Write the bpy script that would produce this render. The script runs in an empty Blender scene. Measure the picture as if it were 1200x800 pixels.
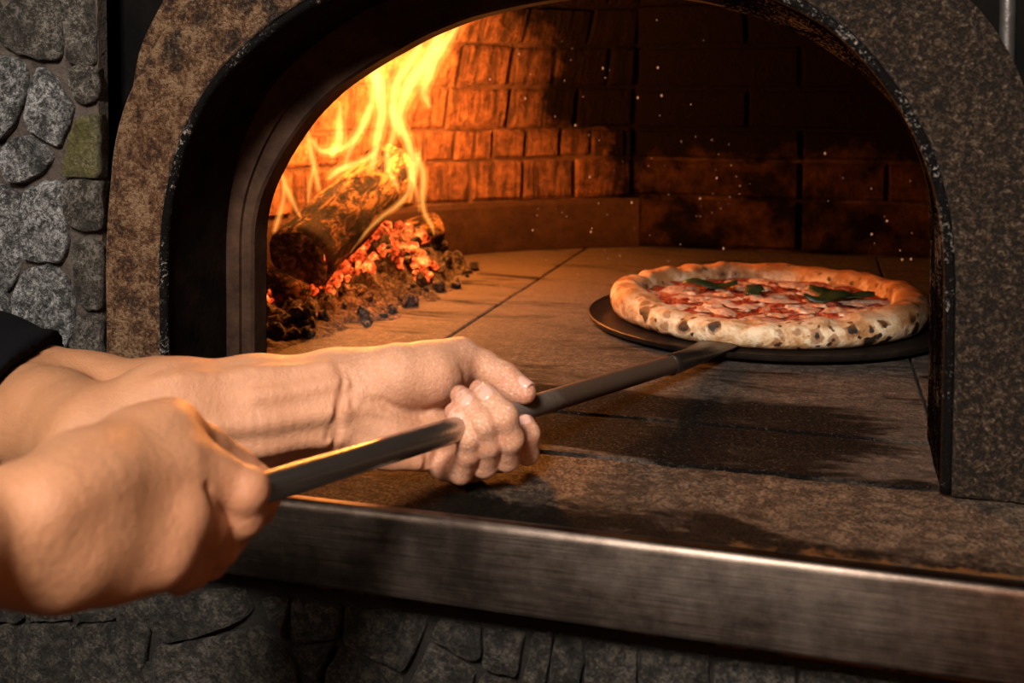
import bpy, bmesh, math, random
import numpy as np
from mathutils import Vector, Matrix

# ------------------------------------------------------------------ camera, world, lights
scene = bpy.context.scene
col = scene.collection
scene.view_settings.view_transform = 'Standard'
scene.view_settings.look = 'None'
scene.view_settings.exposure = 0.0
scene.view_settings.gamma = 1.0
scene.cycles.use_denoising = True
scene.cycles.max_bounces = 6
scene.cycles.diffuse_bounces = 3
scene.cycles.glossy_bounces = 3
scene.cycles.transmission_bounces = 2
scene.cycles.volume_bounces = 0
scene.cycles.transparent_max_bounces = 32
scene.cycles.sample_clamp_indirect = 4.0

cd = bpy.data.cameras.new('camera')
cam = bpy.data.objects.new('camera', cd); col.objects.link(cam)
cam.location = (0, 0, .228)
cam.rotation_euler = (math.radians(90 - 2.5), 0, math.radians(16.33))
cd.sensor_width = 36; cd.lens = 37.2; cd.shift_y = -0.19655
cd.clip_start = .02
cd.dof.use_dof = True; cd.dof.focus_distance = .78; cd.dof.aperture_fstop = 9.0
scene.camera = cam

w = bpy.data.worlds.new('kitchen'); scene.world = w; w.use_nodes = True
w.node_tree.nodes['Background'].inputs[0].default_value = (.55, .42, .34, 1)
w.node_tree.nodes['Background'].inputs[1].default_value = .03

def area(name, loc, target, size, power, color, size_y=None):
    l = bpy.data.lights.new(name, 'AREA'); l.energy = power; l.color = color
    l.size = size
    if size_y: l.shape = 'RECTANGLE'; l.size_y = size_y
    o = bpy.data.objects.new(name, l); col.objects.link(o); o.location = loc
    o.rotation_euler = (Vector(target) - Vector(loc)).to_track_quat('-Z', 'Y').to_euler()
    return o
area('kitchen_lamp', (-.16, -.82, 1.10), (-.22, .60, .02), .32, 50, (1, .88, .76))
area('fill_light', (-.92, -.8, .95), (-.28, .55, 0), .12, 4, (1, .84, .68), .5)  # unseen fill light, added to brighten the hand and the steel's left end
area('warm_pendant_lamp', (.205, .05, .10), (.09, .53, -.02), .06, 0.4, (1, .34, .07))

def fire_light(loc, power, radius, color=(1, .31, .055)):
    l = bpy.data.lights.new('fire_light', 'POINT'); l.energy = power; l.color = color; l.shadow_soft_size = radius
    o = bpy.data.objects.new('fire_light', l); col.objects.link(o); o.location = loc
fire_light((-0.4786, 1.2278, 0.2649), 6.5, .04)
fire_light((-0.4772, 1.2031, 0.1708), 6.5*.75, .035)
fire_light((-0.5642, 1.1253, 0.1681), 6.5*.4, .03)
fire_light((-0.5070, 1.0174, 0.1784), 6.5*.10, .03)
fire_light((-0.4521, 1.0068, 0.0507), 6.5*.05, .02, (1, .22, .04))

# ------------------------------------------------------------------ helpers
def tag(o, label=None, cat=None, group=None, kind=None):
    if label: o['label'] = label
    if cat: o['category'] = cat
    if group: o['group'] = group
    if kind: o['kind'] = kind
    return o

def empty(name, loc=(0, 0, 0), **k):
    o = bpy.data.objects.new(name, None); col.objects.link(o); o.location = loc
    o.empty_display_size = .02
    return tag(o, **k)

def world_loc(o):
    p = Vector(o.location)
    while o.parent: o = o.parent; p = p + Vector((0, 0, 0))
    return p

def link(name, me, mat=None, parent=None, matrix=None):
    o = bpy.data.objects.new(name, me); col.objects.link(o)
    if mat and not len(me.materials): me.materials.append(mat)
    M = matrix or Matrix.Identity(4)
    if parent is not None:
        o.parent = parent
        o.matrix_basis = ABS[parent.name].inverted() @ M if parent.name in ABS else Matrix.Translation(-Vector(parent.location)) @ M
    else:
        o.matrix_basis = M
    ABS[o.name] = M
    return o
ABS = {}

def mk(name, verts, faces, mat, parent=None, smooth=True, matrix=None, auto=None):
    me = bpy.data.meshes.new(name)
    me.from_pydata([tuple(map(float, v)) for v in verts], [], faces)
    bm = bmesh.new(); bm.from_mesh(me); bmesh.ops.recalc_face_normals(bm, faces=bm.faces)
    if auto is not None:
        for e in bm.edges:
            if len(e.link_faces) == 2 and e.calc_face_angle(0) > auto: e.smooth = False
    for f in bm.faces: f.smooth = smooth
    bm.to_mesh(me); bm.free()
    return link(name, me, mat, parent, matrix)

def grid_faces(nu, nv, closed_u=False, closed_v=False):
    F = []
    for i in range(nu if closed_u else nu - 1):
        for j in range(nv if closed_v else nv - 1):
            a = i * nv + j; b = ((i + 1) % nu) * nv + j
            c = ((i + 1) % nu) * nv + (j + 1) % nv; d = i * nv + (j + 1) % nv
            F.append((a, b, c, d))
    return F

def resample(pts, n, closed=False):
    P = np.array(pts, float)
    if closed: P = np.vstack([P, P[:1]])
    s = np.r_[0, np.cumsum(np.linalg.norm(np.diff(P, axis=0), axis=1))]
    t = np.linspace(0, s[-1], n + 1)[:-1] if closed else np.linspace(0, s[-1], n)
    return np.stack([np.interp(t, s, P[:, k]) for k in range(P.shape[1])], 1)

def catmull(pts, n):
    P = np.array(pts, float); m = len(P)
    E = np.vstack([2 * P[0] - P[1], P, 2 * P[-1] - P[-2]])
    out = []
    for t in np.linspace(0, m - 1 - 1e-9, n):
        i = int(t); u = t - i; a, b, c, d = E[i:i + 4]
        out.append(.5 * (2 * b + (c - a) * u + (2 * a - 5 * b + 4 * c - d) * u * u + (3 * b - a - 3 * c + d) * u ** 3))
    return np.array(out)

_r = np.random.RandomState(3)
_G = _r.rand(32, 32, 32)
def vnoise(p, f):
    """smooth value noise in -1..1"""
    q = np.asarray(p, float) * f + 100
    i = np.floor(q).astype(int); u = q - i; u = u * u * (3 - 2 * u); r = 0
    for dx in (0, 1):
        for dy in (0, 1):
            for dz in (0, 1):
                wgt = (u[..., 0] if dx else 1 - u[..., 0]) * (u[..., 1] if dy else 1 - u[..., 1]) * (u[..., 2] if dz else 1 - u[..., 2])
                r = r + wgt * _G[(i[..., 0] + dx) % 32, (i[..., 1] + dy) % 32, (i[..., 2] + dz) % 32]
    return r * 2 - 1

def tube(pts, radii, nseg=12, flat=1.0, cap=True):
    """rings along a path; returns verts, faces"""
    P = np.array(pts, float); n = len(P); V = []
    T = np.gradient(P, axis=0); T /= np.linalg.norm(T, axis=1)[:, None] + 1e-12
    ref = np.array([0, 0, 1.]) if abs(T[0][2]) < .9 else np.array([1., 0, 0])
    for i in range(n):
        a = np.cross(T[i], ref); a /= np.linalg.norm(a) + 1e-12
        b = np.cross(a, T[i])
        for k in range(nseg):
            th = 2 * math.pi * k / nseg
            V.append(P[i] + radii[i] * (a * math.cos(th) + b * math.sin(th) * flat))
    F = grid_faces(n, nseg, False, True)
    if cap: F += [tuple(range(nseg))[::-1], tuple(range((n - 1) * nseg, n * nseg))]
    return V, F

# ------------------------------------------------------------------ materials
class Mat:
    def __init__(s, name):
        s.m = bpy.data.materials.new(name); s.m.use_nodes = True
        s.t = s.m.node_tree; s.n = s.t.nodes; s.b = s.n['Principled BSDF']; s.o = s.n['Material Output']
        s.co = None
    def node(s, kind, **ins):
        k = s.n.new(kind)
        for key, v in ins.items(): s.set(k.inputs[key], v)
        return k
    def set(s, sock, v):
        if isinstance(v, bpy.types.NodeSocket): s.t.links.new(v, sock)
        elif isinstance(v, (tuple, list)) and len(v) == 3 and sock.type == 'RGBA': sock.default_value = (*v, 1)
        else: sock.default_value = v
    def obj(s, scale=None, rnd=False):
        if s.co is None: s.co = s.n.new('ShaderNodeTexCoord')
        v = s.co.outputs['Object']
        if rnd:
            oi = s.n.new('ShaderNodeObjectInfo'); ml = s.node('ShaderNodeMath', ); ml.operation = 'MULTIPLY'
            s.set(ml.inputs[0], oi.outputs['Random']); ml.inputs[1].default_value = 37.
            va = s.n.new('ShaderNodeVectorMath'); va.operation = 'ADD'
            s.set(va.inputs[0], v); s.set(va.inputs[1], ml.outputs[0]); v = va.outputs[0]
        if scale:
            mp = s.n.new('ShaderNodeMapping'); s.set(mp.inputs['Vector'], v); mp.inputs['Scale'].default_value = scale; v = mp.outputs[0]
        return v
    def rand(s): return s.n.new('ShaderNodeObjectInfo').outputs['Random']
    def noise(s, vec, scale, detail=4, rough=.6, dist=0):
        k = s.node('ShaderNodeTexNoise', Vector=vec, Scale=scale, Detail=detail, Roughness=rough, Distortion=dist)
        return k.outputs['Fac']
    def voro(s, vec, scale, feature='F1', out='Distance', rnd=1.0):
        k = s.n.new('ShaderNodeTexVoronoi'); k.feature = feature
        s.set(k.inputs['Vector'], vec); k.inputs['Scale'].default_value = scale; k.inputs['Randomness'].default_value = rnd
        return k.outputs[out]
    def wave(s, vec, scale, dist=2, direction='X', detail=2, dscale=1.5):
        k = s.n.new('ShaderNodeTexWave'); k.bands_direction = direction
        s.set(k.inputs['Vector'], vec); k.inputs['Scale'].default_value = scale; k.inputs['Distortion'].default_value = dist
        k.inputs['Detail'].default_value = detail; k.inputs['Detail Scale'].default_value = dscale
        return k.outputs['Fac']
    def ramp(s, fac, stops, interp='LINEAR'):
        k = s.n.new('ShaderNodeValToRGB'); s.set(k.inputs[0], fac); cr = k.color_ramp; cr.interpolation = interp
        while len(cr.elements) < len(stops): cr.elements.new(.5)
        for e, (p, c) in zip(cr.elements, stops):
            e.position = p; e.color = (*c, 1) if isinstance(c, tuple) else (c, c, c, 1)
        return k.outputs[0]
    def mix(s, fac, a, b, mode='MIX'):
        k = s.n.new('ShaderNodeMix'); k.data_type = 'RGBA'; k.blend_type = mode
        s.set(k.inputs[0], fac); s.set(k.inputs[6], a); s.set(k.inputs[7], b); return k.outputs[2]
    def math(s, op, a, b=0.0, clamp=False):
        k = s.n.new('ShaderNodeMath'); k.operation = op; k.use_clamp = clamp
        s.set(k.inputs[0], a); s.set(k.inputs[1], b); return k.outputs[0]
    def sep(s, vec, axis):
        k = s.n.new('ShaderNodeSeparateXYZ'); s.set(k.inputs[0], vec); return k.outputs[axis]
    def bump(s, h, strength=.5, dist=.002, normal=None):
        k = s.n.new('ShaderNodeBump'); s.set(k.inputs['Height'], h); k.inputs['Strength'].default_value = strength
        k.inputs['Distance'].default_value = dist
        if normal: s.set(k.inputs['Normal'], normal)
        return k.outputs[0]
    def maprange(s, v, a, b, c=0., d=1.):
        k = s.n.new('ShaderNodeMapRange'); s.set(k.inputs[0], v)
        for i, x in enumerate((a, b, c, d)): k.inputs[i + 1].default_value = x
        return k.outputs[0]
    def out(s, **k):
        for key, v in k.items(): s.set(s.b.inputs[key.replace('_', ' ')], v)
        return s.m

def m_rust():
    a = Mat('rusted_cast_iron'); v = a.obj()
    big = a.noise(v, 15, 5, .7, .3); fine = a.noise(v, 330, 4, .85, .4); mid = a.noise(v, 60, 6, .8, .3)
    base = a.ramp(fine, [(.42, (.005, .0033, .0022)), (.495, (.032, .0195, .0125)), (.57, (.110, .073, .048))])
    rust = a.ramp(a.math('ADD', a.math('MULTIPLY', mid, .5), a.math('MULTIPLY', fine, .5)), [(.41, (.028, .013, .008)), (.49, (.19, .085, .038)), (.56, (.46, .29, .165))])
    xr = a.maprange(a.sep(v, 0), -.38, .0, .10, -.10)          # the left of the arch has rusted more
    f = a.ramp(a.math('ADD', a.math('ADD', a.math('MULTIPLY', big, .6), a.math('MULTIPLY', mid, .4)), xr), [(.47, 0.), (.57, .9)])
    c = a.mix(f, base, rust)
    c = a.mix(a.ramp(fine, [(.58, 0.), (.64, .75)]), c, (.33, .25, .185))
    h = a.math('ADD', a.math('MULTIPLY', fine, 1.2), a.math('MULTIPLY', mid, 1.2))
    return a.out(Base_Color=c, Roughness=a.ramp(fine, [(.4, .65), (.62, .33)]), Metallic=.15, Normal=a.bump(h, 1., .008))

def m_soot_iron(name, c0, c1, rough=.5, metal=.3, spec=.5):
    a = Mat(name); v = a.obj(); n = a.noise(v, 30, 5, .7); f = a.noise(v, 260, 3, .7)
    c = a.ramp(n, [(.35, c0), (.75, c1)])
    return a.out(Base_Color=c, Roughness=rough, Metallic=metal, Specular_IOR_Level=spec, Normal=a.bump(a.math('ADD', n, a.math('MULTIPLY', f, .5)), .5, .0012))

def m_rim():
    a = Mat('chipped_black_enamel'); v = a.obj(); n = a.noise(v, 420, 4, .85, .5); b = a.noise(v, 26, 3, .6)
    chip = a.ramp(a.math('ADD', n, a.math('MULTIPLY', b, .5)), [(.84, 0.), (.90, 1.)])
    c = a.mix(chip, (.0022, .002, .002), (.24, .215, .195))
    return a.out(Base_Color=c, Roughness=a.ramp(n, [(.4, .5), (.6, .8)]), Metallic=.0, Specular_IOR_Level=.08, Normal=a.bump(n, .8, .0018))

def m_stone(name, dark, mid, light, moss=None):
    a = Mat(name); v = a.obj(rnd=True)
    big = a.noise(v, 30, 5, .7, .3); fine = a.noise(v, 430, 4, .85, .5); m2 = a.noise(v, 120, 6, .8, .4)
    k = a.math('ADD', a.math('MULTIPLY', m2, .5), a.math('MULTIPLY', fine, .5))
    c = a.ramp(k, [(.425, dark), (.495, mid), (.565, light)])
    c = a.mix(a.ramp(big, [(.38, .65), (.52, 0.)]), c, dark)
    c = a.mix(a.ramp(fine, [(.60, 0.), (.68, .7)]), c, light)
    if moss: c = a.mix(a.ramp(a.noise(v, 45, 4, .7), [(.42, .15), (.55, .7)]), c, a.mix(k, tuple(x * .35 for x in moss), moss))
    h = a.math('ADD', a.math('MULTIPLY', big, 1.6), a.math('ADD', a.math('MULTIPLY', m2, 1.2), a.math('MULTIPLY', fine, .7)))
    return a.out(Base_Color=c, Roughness=a.ramp(fine, [(.4, .7), (.62, .36)]), Normal=a.bump(h, 1., .008))

def m_plain_rough(name, c0, c1, scale=60, rough=.85, dist=.002, spec=.3):
    a = Mat(name); v = a.obj(); n = a.noise(v, scale, 6, .75); f = a.noise(v, 400, 2, .6)
    return a.out(Base_Color=a.ramp(n, [(.3, c0), (.7, c1)]), Roughness=rough, Specular_IOR_Level=spec, Normal=a.bump(a.math('ADD', n, a.math('MULTIPLY', f, .4)), .8, dist))

def m_brick(combed=True):
    a = Mat('combed_firebrick' if combed else 'broad_firebrick'); v = a.obj(); vr = a.obj(rnd=True)
    n = a.noise(vr, 60, 5, .75); f = a.noise(vr, 260, 4, .8)
    g = a.noise(a.obj(scale=(1, .15, .16), rnd=True), 85, 4, .6, .5)       # uneven upright drips and comb marks
    c = a.ramp(n, [(.36, (.11, .045, .024)), (.5, (.28, .115, .055)), (.62, (.44, .20, .10))])
    if not combed: c = a.mix(.7, c, (.075, .022, .010) if combed is False else (.20, .115, .07))
    c = a.mix(a.math('MULTIPLY', a.rand(), .45), c, (.13, .06, .035))
    if combed: c = a.mix(a.ramp(g, [(.40, .8), (.50, 0.)]), c, (.055, .024, .013))
    geo = a.n.new('ShaderNodeNewGeometry'); z = a.sep(geo.outputs['Position'], 2); x = a.sep(geo.outputs['Position'], 0)
    nn = a.noise(geo.outputs['Position'], 11, 5, .7)
    # soot on the crown; rightward darkening paints in the firelight's falloff
    s = a.math('ADD', a.math('MULTIPLY', a.math('SUBTRACT', nn, .5), 1.6), a.maprange(x, -.50, -.28, -.60, .66))
    s = a.math('ADD', s, a.maprange(z, .13, .22, .0, .62))
    s = a.ramp(s, [(.02, 0.), (.80, .985)])
    c = a.mix(s, c, (.005, .0036, .003))
    h = a.math('ADD', a.math('MULTIPLY', g, 1.3 if combed else .2), a.math('ADD', n, a.math('MULTIPLY', f, .5)))
    return a.out(Base_Color=c, Roughness=.8, Specular_IOR_Level=a.maprange(s, 0, 1, .4, .02), Normal=a.bump(h, 1., .009))

def m_hearth():
    a = Mat('sooty_hearth_stone'); geo = a.n.new('ShaderNodeNewGeometry'); v = geo.outputs['Position']
    n = a.noise(v, 26, 6, .75, .4); f = a.noise(v, 520, 4, .85, .5); m = a.noise(v, 110, 6, .8)
    c = a.ramp(a.math('ADD', a.math('MULTIPLY', m, .6), a.math('MULTIPLY', f, .4)), [(.42, (.020, .014, .010)), (.5, (.070, .050, .038)), (.575, (.20, .15, .115))])
    c = a.mix(a.ramp(n, [(.42, .55), (.54, 0.)]), c, (.05, .036, .028))
    y = a.sep(v, 1); x = a.sep(v, 0)
    dust_glow = a.math('MULTIPLY', a.maprange(a.math('ADD', y, a.math('MULTIPLY', n, .25)), .95, 1.2), a.maprange(x, -.12, -.32))  # ash-coated floor by the fire, its paler tone painting in firelit glow
    c = a.mix(a.math('MULTIPLY', dust_glow, .7), c, (.20, .145, .105))
    stx = a.obj(scale=(.40, 1.6, 1)); p = a.noise(stx, 15, 6, .75, .5)
    band = a.math('MULTIPLY', a.maprange(y, .64, .67), a.maprange(y, .84, .77))      # burnt black band across the mouth
    band = a.math('MULTIPLY', band, a.maprange(x, .07, -.01))
    s = a.ramp(a.math('ADD', p, a.math('ADD', a.math('MULTIPLY', band, .27), a.math('MULTIPLY', a.math('SUBTRACT', f, .5), .55))), [(.54, 0.), (.65, .98)])
    c = a.mix(s, c, (.006, .005, .0045))
    c = a.mix(a.ramp(f, [(.60, 0.), (.67, .6)]), c, (.38, .33, .28))
    h = a.math('ADD', a.math('MULTIPLY', n, .8), a.math('ADD', a.math('MULTIPLY', m, .8), a.math('MULTIPLY', f, .7)))
    return a.out(Base_Color=c, Specular_IOR_Level=a.maprange(s, 0, 1, .5, .04), Roughness=a.ramp(f, [(.4, .8), (.62, .4)]), Normal=a.bump(h, 1., .0045))

def m_ledge():
    a = Mat('scorched_stone_ledge'); geo = a.n.new('ShaderNodeNewGeometry'); v = geo.outputs['Position']
    f = a.noise(v, 480, 4, .85, .5); m = a.noise(v, 100, 6, .8, .5); x = a.sep(v, 0); y = a.sep(v, 1)
    k = a.math('ADD', a.math('MULTIPLY', m, .5), a.math('MULTIPLY', f, .5))
    c = a.ramp(k, [(.43, (.008, .005, .003)), (.495, (.062, .036, .020)), (.57, (.30, .20, .125))])
    c = a.mix(a.ramp(f, [(.60, 0.), (.67, .65)]), c, (.33, .25, .185))
    big = a.noise(a.obj(scale=(.62, 1.3, 1)), 22, 7, .78, .6)
    e = a.math('ADD', a.maprange(y, .600, .545, -.08, .19), a.maprange(x, -.03, .03, 0., -.14))     # scorched behind the steel edge
    e = a.math('ADD', e, a.maprange(x, -.16, -.22, 0., .16))
    s = a.ramp(a.math('ADD', a.math('ADD', big, a.math('MULTIPLY', a.math('SUBTRACT', f, .5), .6)), e), [(.485, 0.), (.60, .97)])
    c = a.mix(s, c, (.009, .007, .0055))
    r = a.math('ADD', a.noise(v, 17, 5, .75), a.maprange(y, .553, .535, -.13, .10))
    r = a.math('ADD', r, a.maprange(x, -.05, .03, -.06, .07))
    c = a.mix(a.ramp(r, [(.55, 0.), (.63, .75)]), c, a.mix(k, (.12, .04, .01), (.42, .19, .06)))
    h = a.math('ADD', a.math('MULTIPLY', m, 1.1), a.math('MULTIPLY', f, .8))
    return a.out(Base_Color=c, Specular_IOR_Level=a.maprange(s, 0, 1, .5, .04), Roughness=a.ramp(f, [(.4, .8), (.62, .36)]), Normal=a.bump(h, 1., .006))

def m_steel():
    a = Mat('brushed_stainless_steel'); v = a.obj(scale=(1, 60, 60)); n = a.noise(v, 22, 4, .7)
    sm = a.noise(a.obj(), 18, 6, .75); f = a.noise(a.obj(), 330, 3, .7)
    c = a.ramp(sm, [(.38, (.075, .056, .046)), (.62, (.16, .125, .105))])
    r = a.math('ADD', a.maprange(n, .3, .7, .24, .38), a.math('MULTIPLY', sm, .12))
    tg = a.n.new('ShaderNodeTangent'); tg.direction_type = 'RADIAL'; tg.axis = 'Z'
    return a.out(Base_Color=c, Metallic=1., Roughness=r, Anisotropic=.75, Anisotropic_Rotation=.25, Tangent=tg.outputs[0],
                 Normal=a.bump(a.math('ADD', n, a.math('MULTIPLY', f, .4)), .15, .0006))

def m_tube_steel():
    a = Mat('worn_steel_tube'); v = a.obj(); y = a.sep(v, 1)
    n = a.noise(v, 60, 5, .7); f = a.noise(v, 420, 2, .7)
    k = a.maprange(a.math('ADD', y, a.math('MULTIPLY', n, .10)), .60, .70)      # browner and duller towards the blade
    c = a.mix(k, (.50, .445, .39), (.085, .052, .035))
    c = a.mix(a.ramp(f, [(.66, 0.), (.76, .35)]), c, (.34, .29, .25))
    r = a.maprange(k, 0, 1, .22, .45)
    return a.out(Base_Color=c, Metallic=a.maprange(k, 0, 1, .96, .2), Roughness=a.math('ADD', r, a.math('MULTIPLY', n, .08)), Normal=a.bump(f, .25, .0005))

def m_skin():
    a = Mat('skin'); v = a.obj(); at = a.n.new('ShaderNodeAttribute'); at.attribute_name = 'tint'
    red = a.sep(at.outputs['Color'], 0); flour = a.sep(at.outputs['Color'], 1); tan_shade = a.sep(at.outputs['Color'], 2)
    n = a.noise(v, 55, 5, .65); f = a.noise(v, 900, 3, .7); m = a.noise(v, 260, 4, .7)
    c = a.mix(n, (.52, .235, .130), (.66, .345, .205))
    c = a.mix(tan_shade, c, a.mix(n, (.40, .175, .080), (.52, .255, .130)))
    c = a.mix(a.math('MULTIPLY', red, .55), c, (.56, .19, .115))
    c = a.mix(a.math('MULTIPLY', a.ramp(m, [(.5, 0.), (.7, .35)]), .6), c, (.38, .17, .10))
    fl = a.math('MULTIPLY', flour, a.ramp(a.noise(v, 620, 3, .8), [(.5, 0.), (.66, .8)]))
    c = a.mix(fl, c, (.85, .74, .66))
    cell = a.voro(v, 1000, 'DISTANCE_TO_EDGE')
    h = a.math('ADD', a.math('MULTIPLY', f, .5), a.math('ADD', a.math('MULTIPLY', m, 1.1), a.math('MULTIPLY', cell, .5)))
    return a.out(Base_Color=c, Roughness=a.ramp(m, [(.3, .52), (.7, .40)]), Subsurface_Weight=.12, Subsurface_Radius=(.008, .003, .0015),
                 Subsurface_Scale=.5, Specular_IOR_Level=.45, Normal=a.bump(h, .5, .0016))

def m_nail():
    a = Mat('fingernail'); n = a.noise(a.obj(), 200, 2)
    return a.out(Base_Color=a.mix(n, (.66, .35, .27), (.74, .45, .37)), Roughness=.2, Specular_IOR_Level=.6)
def m_nail_edge():
    a = Mat('fingernail_edge'); return a.out(Base_Color=(.84, .70, .60), Roughness=.4)

def m_cloth():
    a = Mat('black_cotton'); v = a.obj(); wv = a.voro(v, 900)
    return a.out(Base_Color=(.0028, .0028, .0042), Roughness=.95, Specular_IOR_Level=.1, Normal=a.bump(wv, .4, .0006))

def m_crust():
    a = Mat('baked_crust'); v = a.obj()
    n = a.noise(v, 42, 5, .65, .3); f = a.noise(v, 330, 4, .75); z = a.sep(v, 2)
    c = a.ramp(n, [(.40, (.40, .19, .075)), (.50, (.62, .40, .22)), (.58, (.80, .63, .44))])
    wv = a.n.new('ShaderNodeVectorMath'); wv.operation = 'ADD'; a.set(wv.inputs[0], v)
    k = a.n.new('ShaderNodeTexNoise'); a.set(k.inputs['Vector'], v); k.inputs['Scale'].default_value = 90; k.inputs['Detail'].default_value = 3
    sc = a.n.new('ShaderNodeVectorMath'); sc.operation = 'SCALE'; a.set(sc.inputs[0], k.outputs['Color']); sc.inputs['Scale'].default_value = .010
    a.set(wv.inputs[1], sc.outputs[0]); q = wv.outputs[0]
    def spots(scale, lo, hi, thr):
        d = a.voro(q, scale); rc = a.sep(a.voro(q, scale, out='Color'), 0)
        r = a.maprange(rc, thr, 1.0, lo, hi); return a.ramp(a.math('SUBTRACT', r, d), [(.0, 0.), (.10, 1.)])
    brown = a.math('MAXIMUM', spots(70, .0, .75, .25), a.ramp(n, [(.55, 0.), (.64, .0)]))
    c = a.mix(a.math('MULTIPLY', brown, .75), c, (.24, .095, .032))
    c = a.mix(spots(70, -.25, .62, .35), c, (.020, .011, .007)); c = a.mix(spots(120, -.3, .55, .40), c, (.03, .016, .010))
    top = a.maprange(z, .018, .029); c = a.mix(a.math('MULTIPLY', top, .75), c, (.40, .155, .045))
    return a.out(Base_Color=c, Roughness=.62, Subsurface_Weight=.08, Subsurface_Radius=(.006, .003, .001), Subsurface_Scale=.5,
                 Normal=a.bump(a.math('ADD', n, a.math('MULTIPLY', f, .35)), .8, .004))

def m_sauce():
    a = Mat('tomato_sauce'); v = a.obj(); n = a.noise(v, 75, 6, .75, .4); f = a.noise(v, 34, 5, .7, .5)
    c = a.ramp(n, [(.40, (.085, .006, .003)), (.50, (.36, .030, .010)), (.60, (.55, .12, .035))])
    c = a.mix(a.ramp(f, [(.54, 0.), (.60, .85)]), c, (.62, .36, .24))
    c = a.mix(a.ramp(f, [(.36, .8), (.43, 0.)]), c, (.05, .008, .004))
    return a.out(Base_Color=c, Roughness=.25, Normal=a.bump(a.math('ADD', n, f), 1., .006))

def m_cheese():
    a = Mat('melted_mozzarella'); v = a.obj(rnd=True); n = a.noise(v, 95, 5, .7); k = a.noise(v, 30, 3, .6)
    c = a.ramp(n, [(.38, (.50, .16, .06)), (.49, (.62, .36, .23)), (.58, (.78, .62, .49))])
    c = a.mix(a.ramp(k, [(.48, 0.), (.60, .7)]), c, (.62, .24, .08)); c = a.mix(a.math('MULTIPLY', a.rand(), .35), c, (.45, .22, .16))
    return a.out(Base_Color=c, Roughness=.28, Subsurface_Weight=.12, Subsurface_Radius=(.006, .004, .002), Subsurface_Scale=.5, Normal=a.bump(n, .8, .004))

def m_basil():
    a = Mat('wilted_basil'); n = a.noise(a.obj(), 120, 4)
    return a.out(Base_Color=a.mix(n, (.008, .013, .004), (.03, .045, .012)), Roughness=.4, Normal=a.bump(n, .5, .002))

def m_bark():
    a = Mat('charred_bark'); v = a.obj()
    n = a.noise(a.obj(scale=(1, 1, .40)), 68, 6, .82, .8); b = a.noise(v, 38, 5, .7); f = a.noise(v, 330, 4, .8)
    c = a.ramp(n, [(.43, (.004, .003, .0025)), (.50, (.085, .040, .017)), (.57, (.42, .22, .095))])
    zf = a.maprange(a.sep(v, 2), .0, .12, .13, -.07)
    c = a.mix(a.ramp(a.math('ADD', b, zf), [(.53, 0.), (.61, .92)]), c, (.005, .004, .003))
    return a.out(Base_Color=c, Roughness=.9, Specular_IOR_Level=.15, Normal=a.bump(a.math('ADD', n, a.math('MULTIPLY', f, .4)), 1., .014))

def m_char():
    a = Mat('charcoal'); geo = a.n.new('ShaderNodeNewGeometry'); v = geo.outputs['Position']; n = a.noise(v, 150, 5, .75)
    c = a.ramp(n, [(.42, (.010, .007, .006)), (.52, (.045, .032, .025)), (.62, (.20, .145, .11))])
    return a.out(Base_Color=c, Roughness=.85, Normal=a.bump(n, .9, .005))

def m_ash():
    a = Mat('wood_ash'); geo = a.n.new('ShaderNodeNewGeometry'); v = geo.outputs['Position']
    n = a.noise(v, 85, 6, .8, .4); f = a.noise(v, 280, 5, .8)
    c = a.ramp(a.math('ADD', a.math('MULTIPLY', n, .6), a.math('MULTIPLY', f, .4)), [(.42, (.012, .008, .006)), (.50, (.12, .076, .052)), (.58, (.36, .25, .18))])
    return a.out(Base_Color=c, Roughness=.95, Normal=a.bump(a.math('ADD', n, f), 1., .012))

def m_ember(k=1.):
    a = Mat('glowing_ember'); geo = a.n.new('ShaderNodeNewGeometry'); v = geo.outputs['Position']; n = a.noise(v, 70, 6, .75, .3)
    c = a.ramp(n, [(.42, (.5, .02, .003)), (.52, (.9, .075, .012)), (.60, (1, .20, .035)), (.68, (1, .45, .12))])
    return a.out(Base_Color=(.05, .032, .024), Roughness=.9, Emission_Color=c,
                 Emission_Strength=a.ramp(n, [(.41, .05), (.48, 1.1), (.62, 2.4)]), Normal=a.bump(n, .8, .006))

def m_flame(name, color, strength):
    m = bpy.data.materials.new(name); m.use_nodes = True; t = m.node_tree; t.nodes.clear()
    o = t.nodes.new('ShaderNodeOutputMaterial'); e = t.nodes.new('ShaderNodeEmission')
    e.inputs[0].default_value = (*color, 1); e.inputs[1].default_value = strength
    t.links.new(e.outputs[0], o.inputs['Volume']); return m

def m_emit(name, color, s):
    a = Mat(name); return a.out(Base_Color=(.02, .01, .0), Emission_Color=color, Emission_Strength=s)

RUST = m_rust()
SLEEVE = m_soot_iron('sooted_sleeve_iron', (.003, .0022, .0018), (.020, .012, .008), .9, .0, .08)
FLANGE = m_soot_iron('browned_flange_iron', (.022, .011, .007), (.075, .040, .024), .7, .0, .15)
BLACK = m_soot_iron('shell_shade_black', (.002, .002, .002), (.005, .004, .004), .8, .0, .05)
RIM = m_rim(); JAMB = m_rim(); JAMB.name = 'chipped_black_liner'; JAMB.node_tree.nodes['Principled BSDF'].inputs['Specular IOR Level'].default_value = 0.
STONE = m_stone('grey_wall_stone', (.018, .018, .018), (.14, .14, .14), (.58, .59, .60))
STONE_B = m_stone('brown_grey_wall_stone', (.016, .014, .011), (.085, .075, .062), (.32, .29, .25))
STONE_M = m_stone('mossy_wall_stone', (.035, .032, .016), (.15, .14, .075), (.36, .34, .20), (.17, .15, .035))
STONE_D = m_stone('dark_wall_stone', (.006, .006, .005), (.034, .030, .026), (.14, .125, .105))
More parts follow.
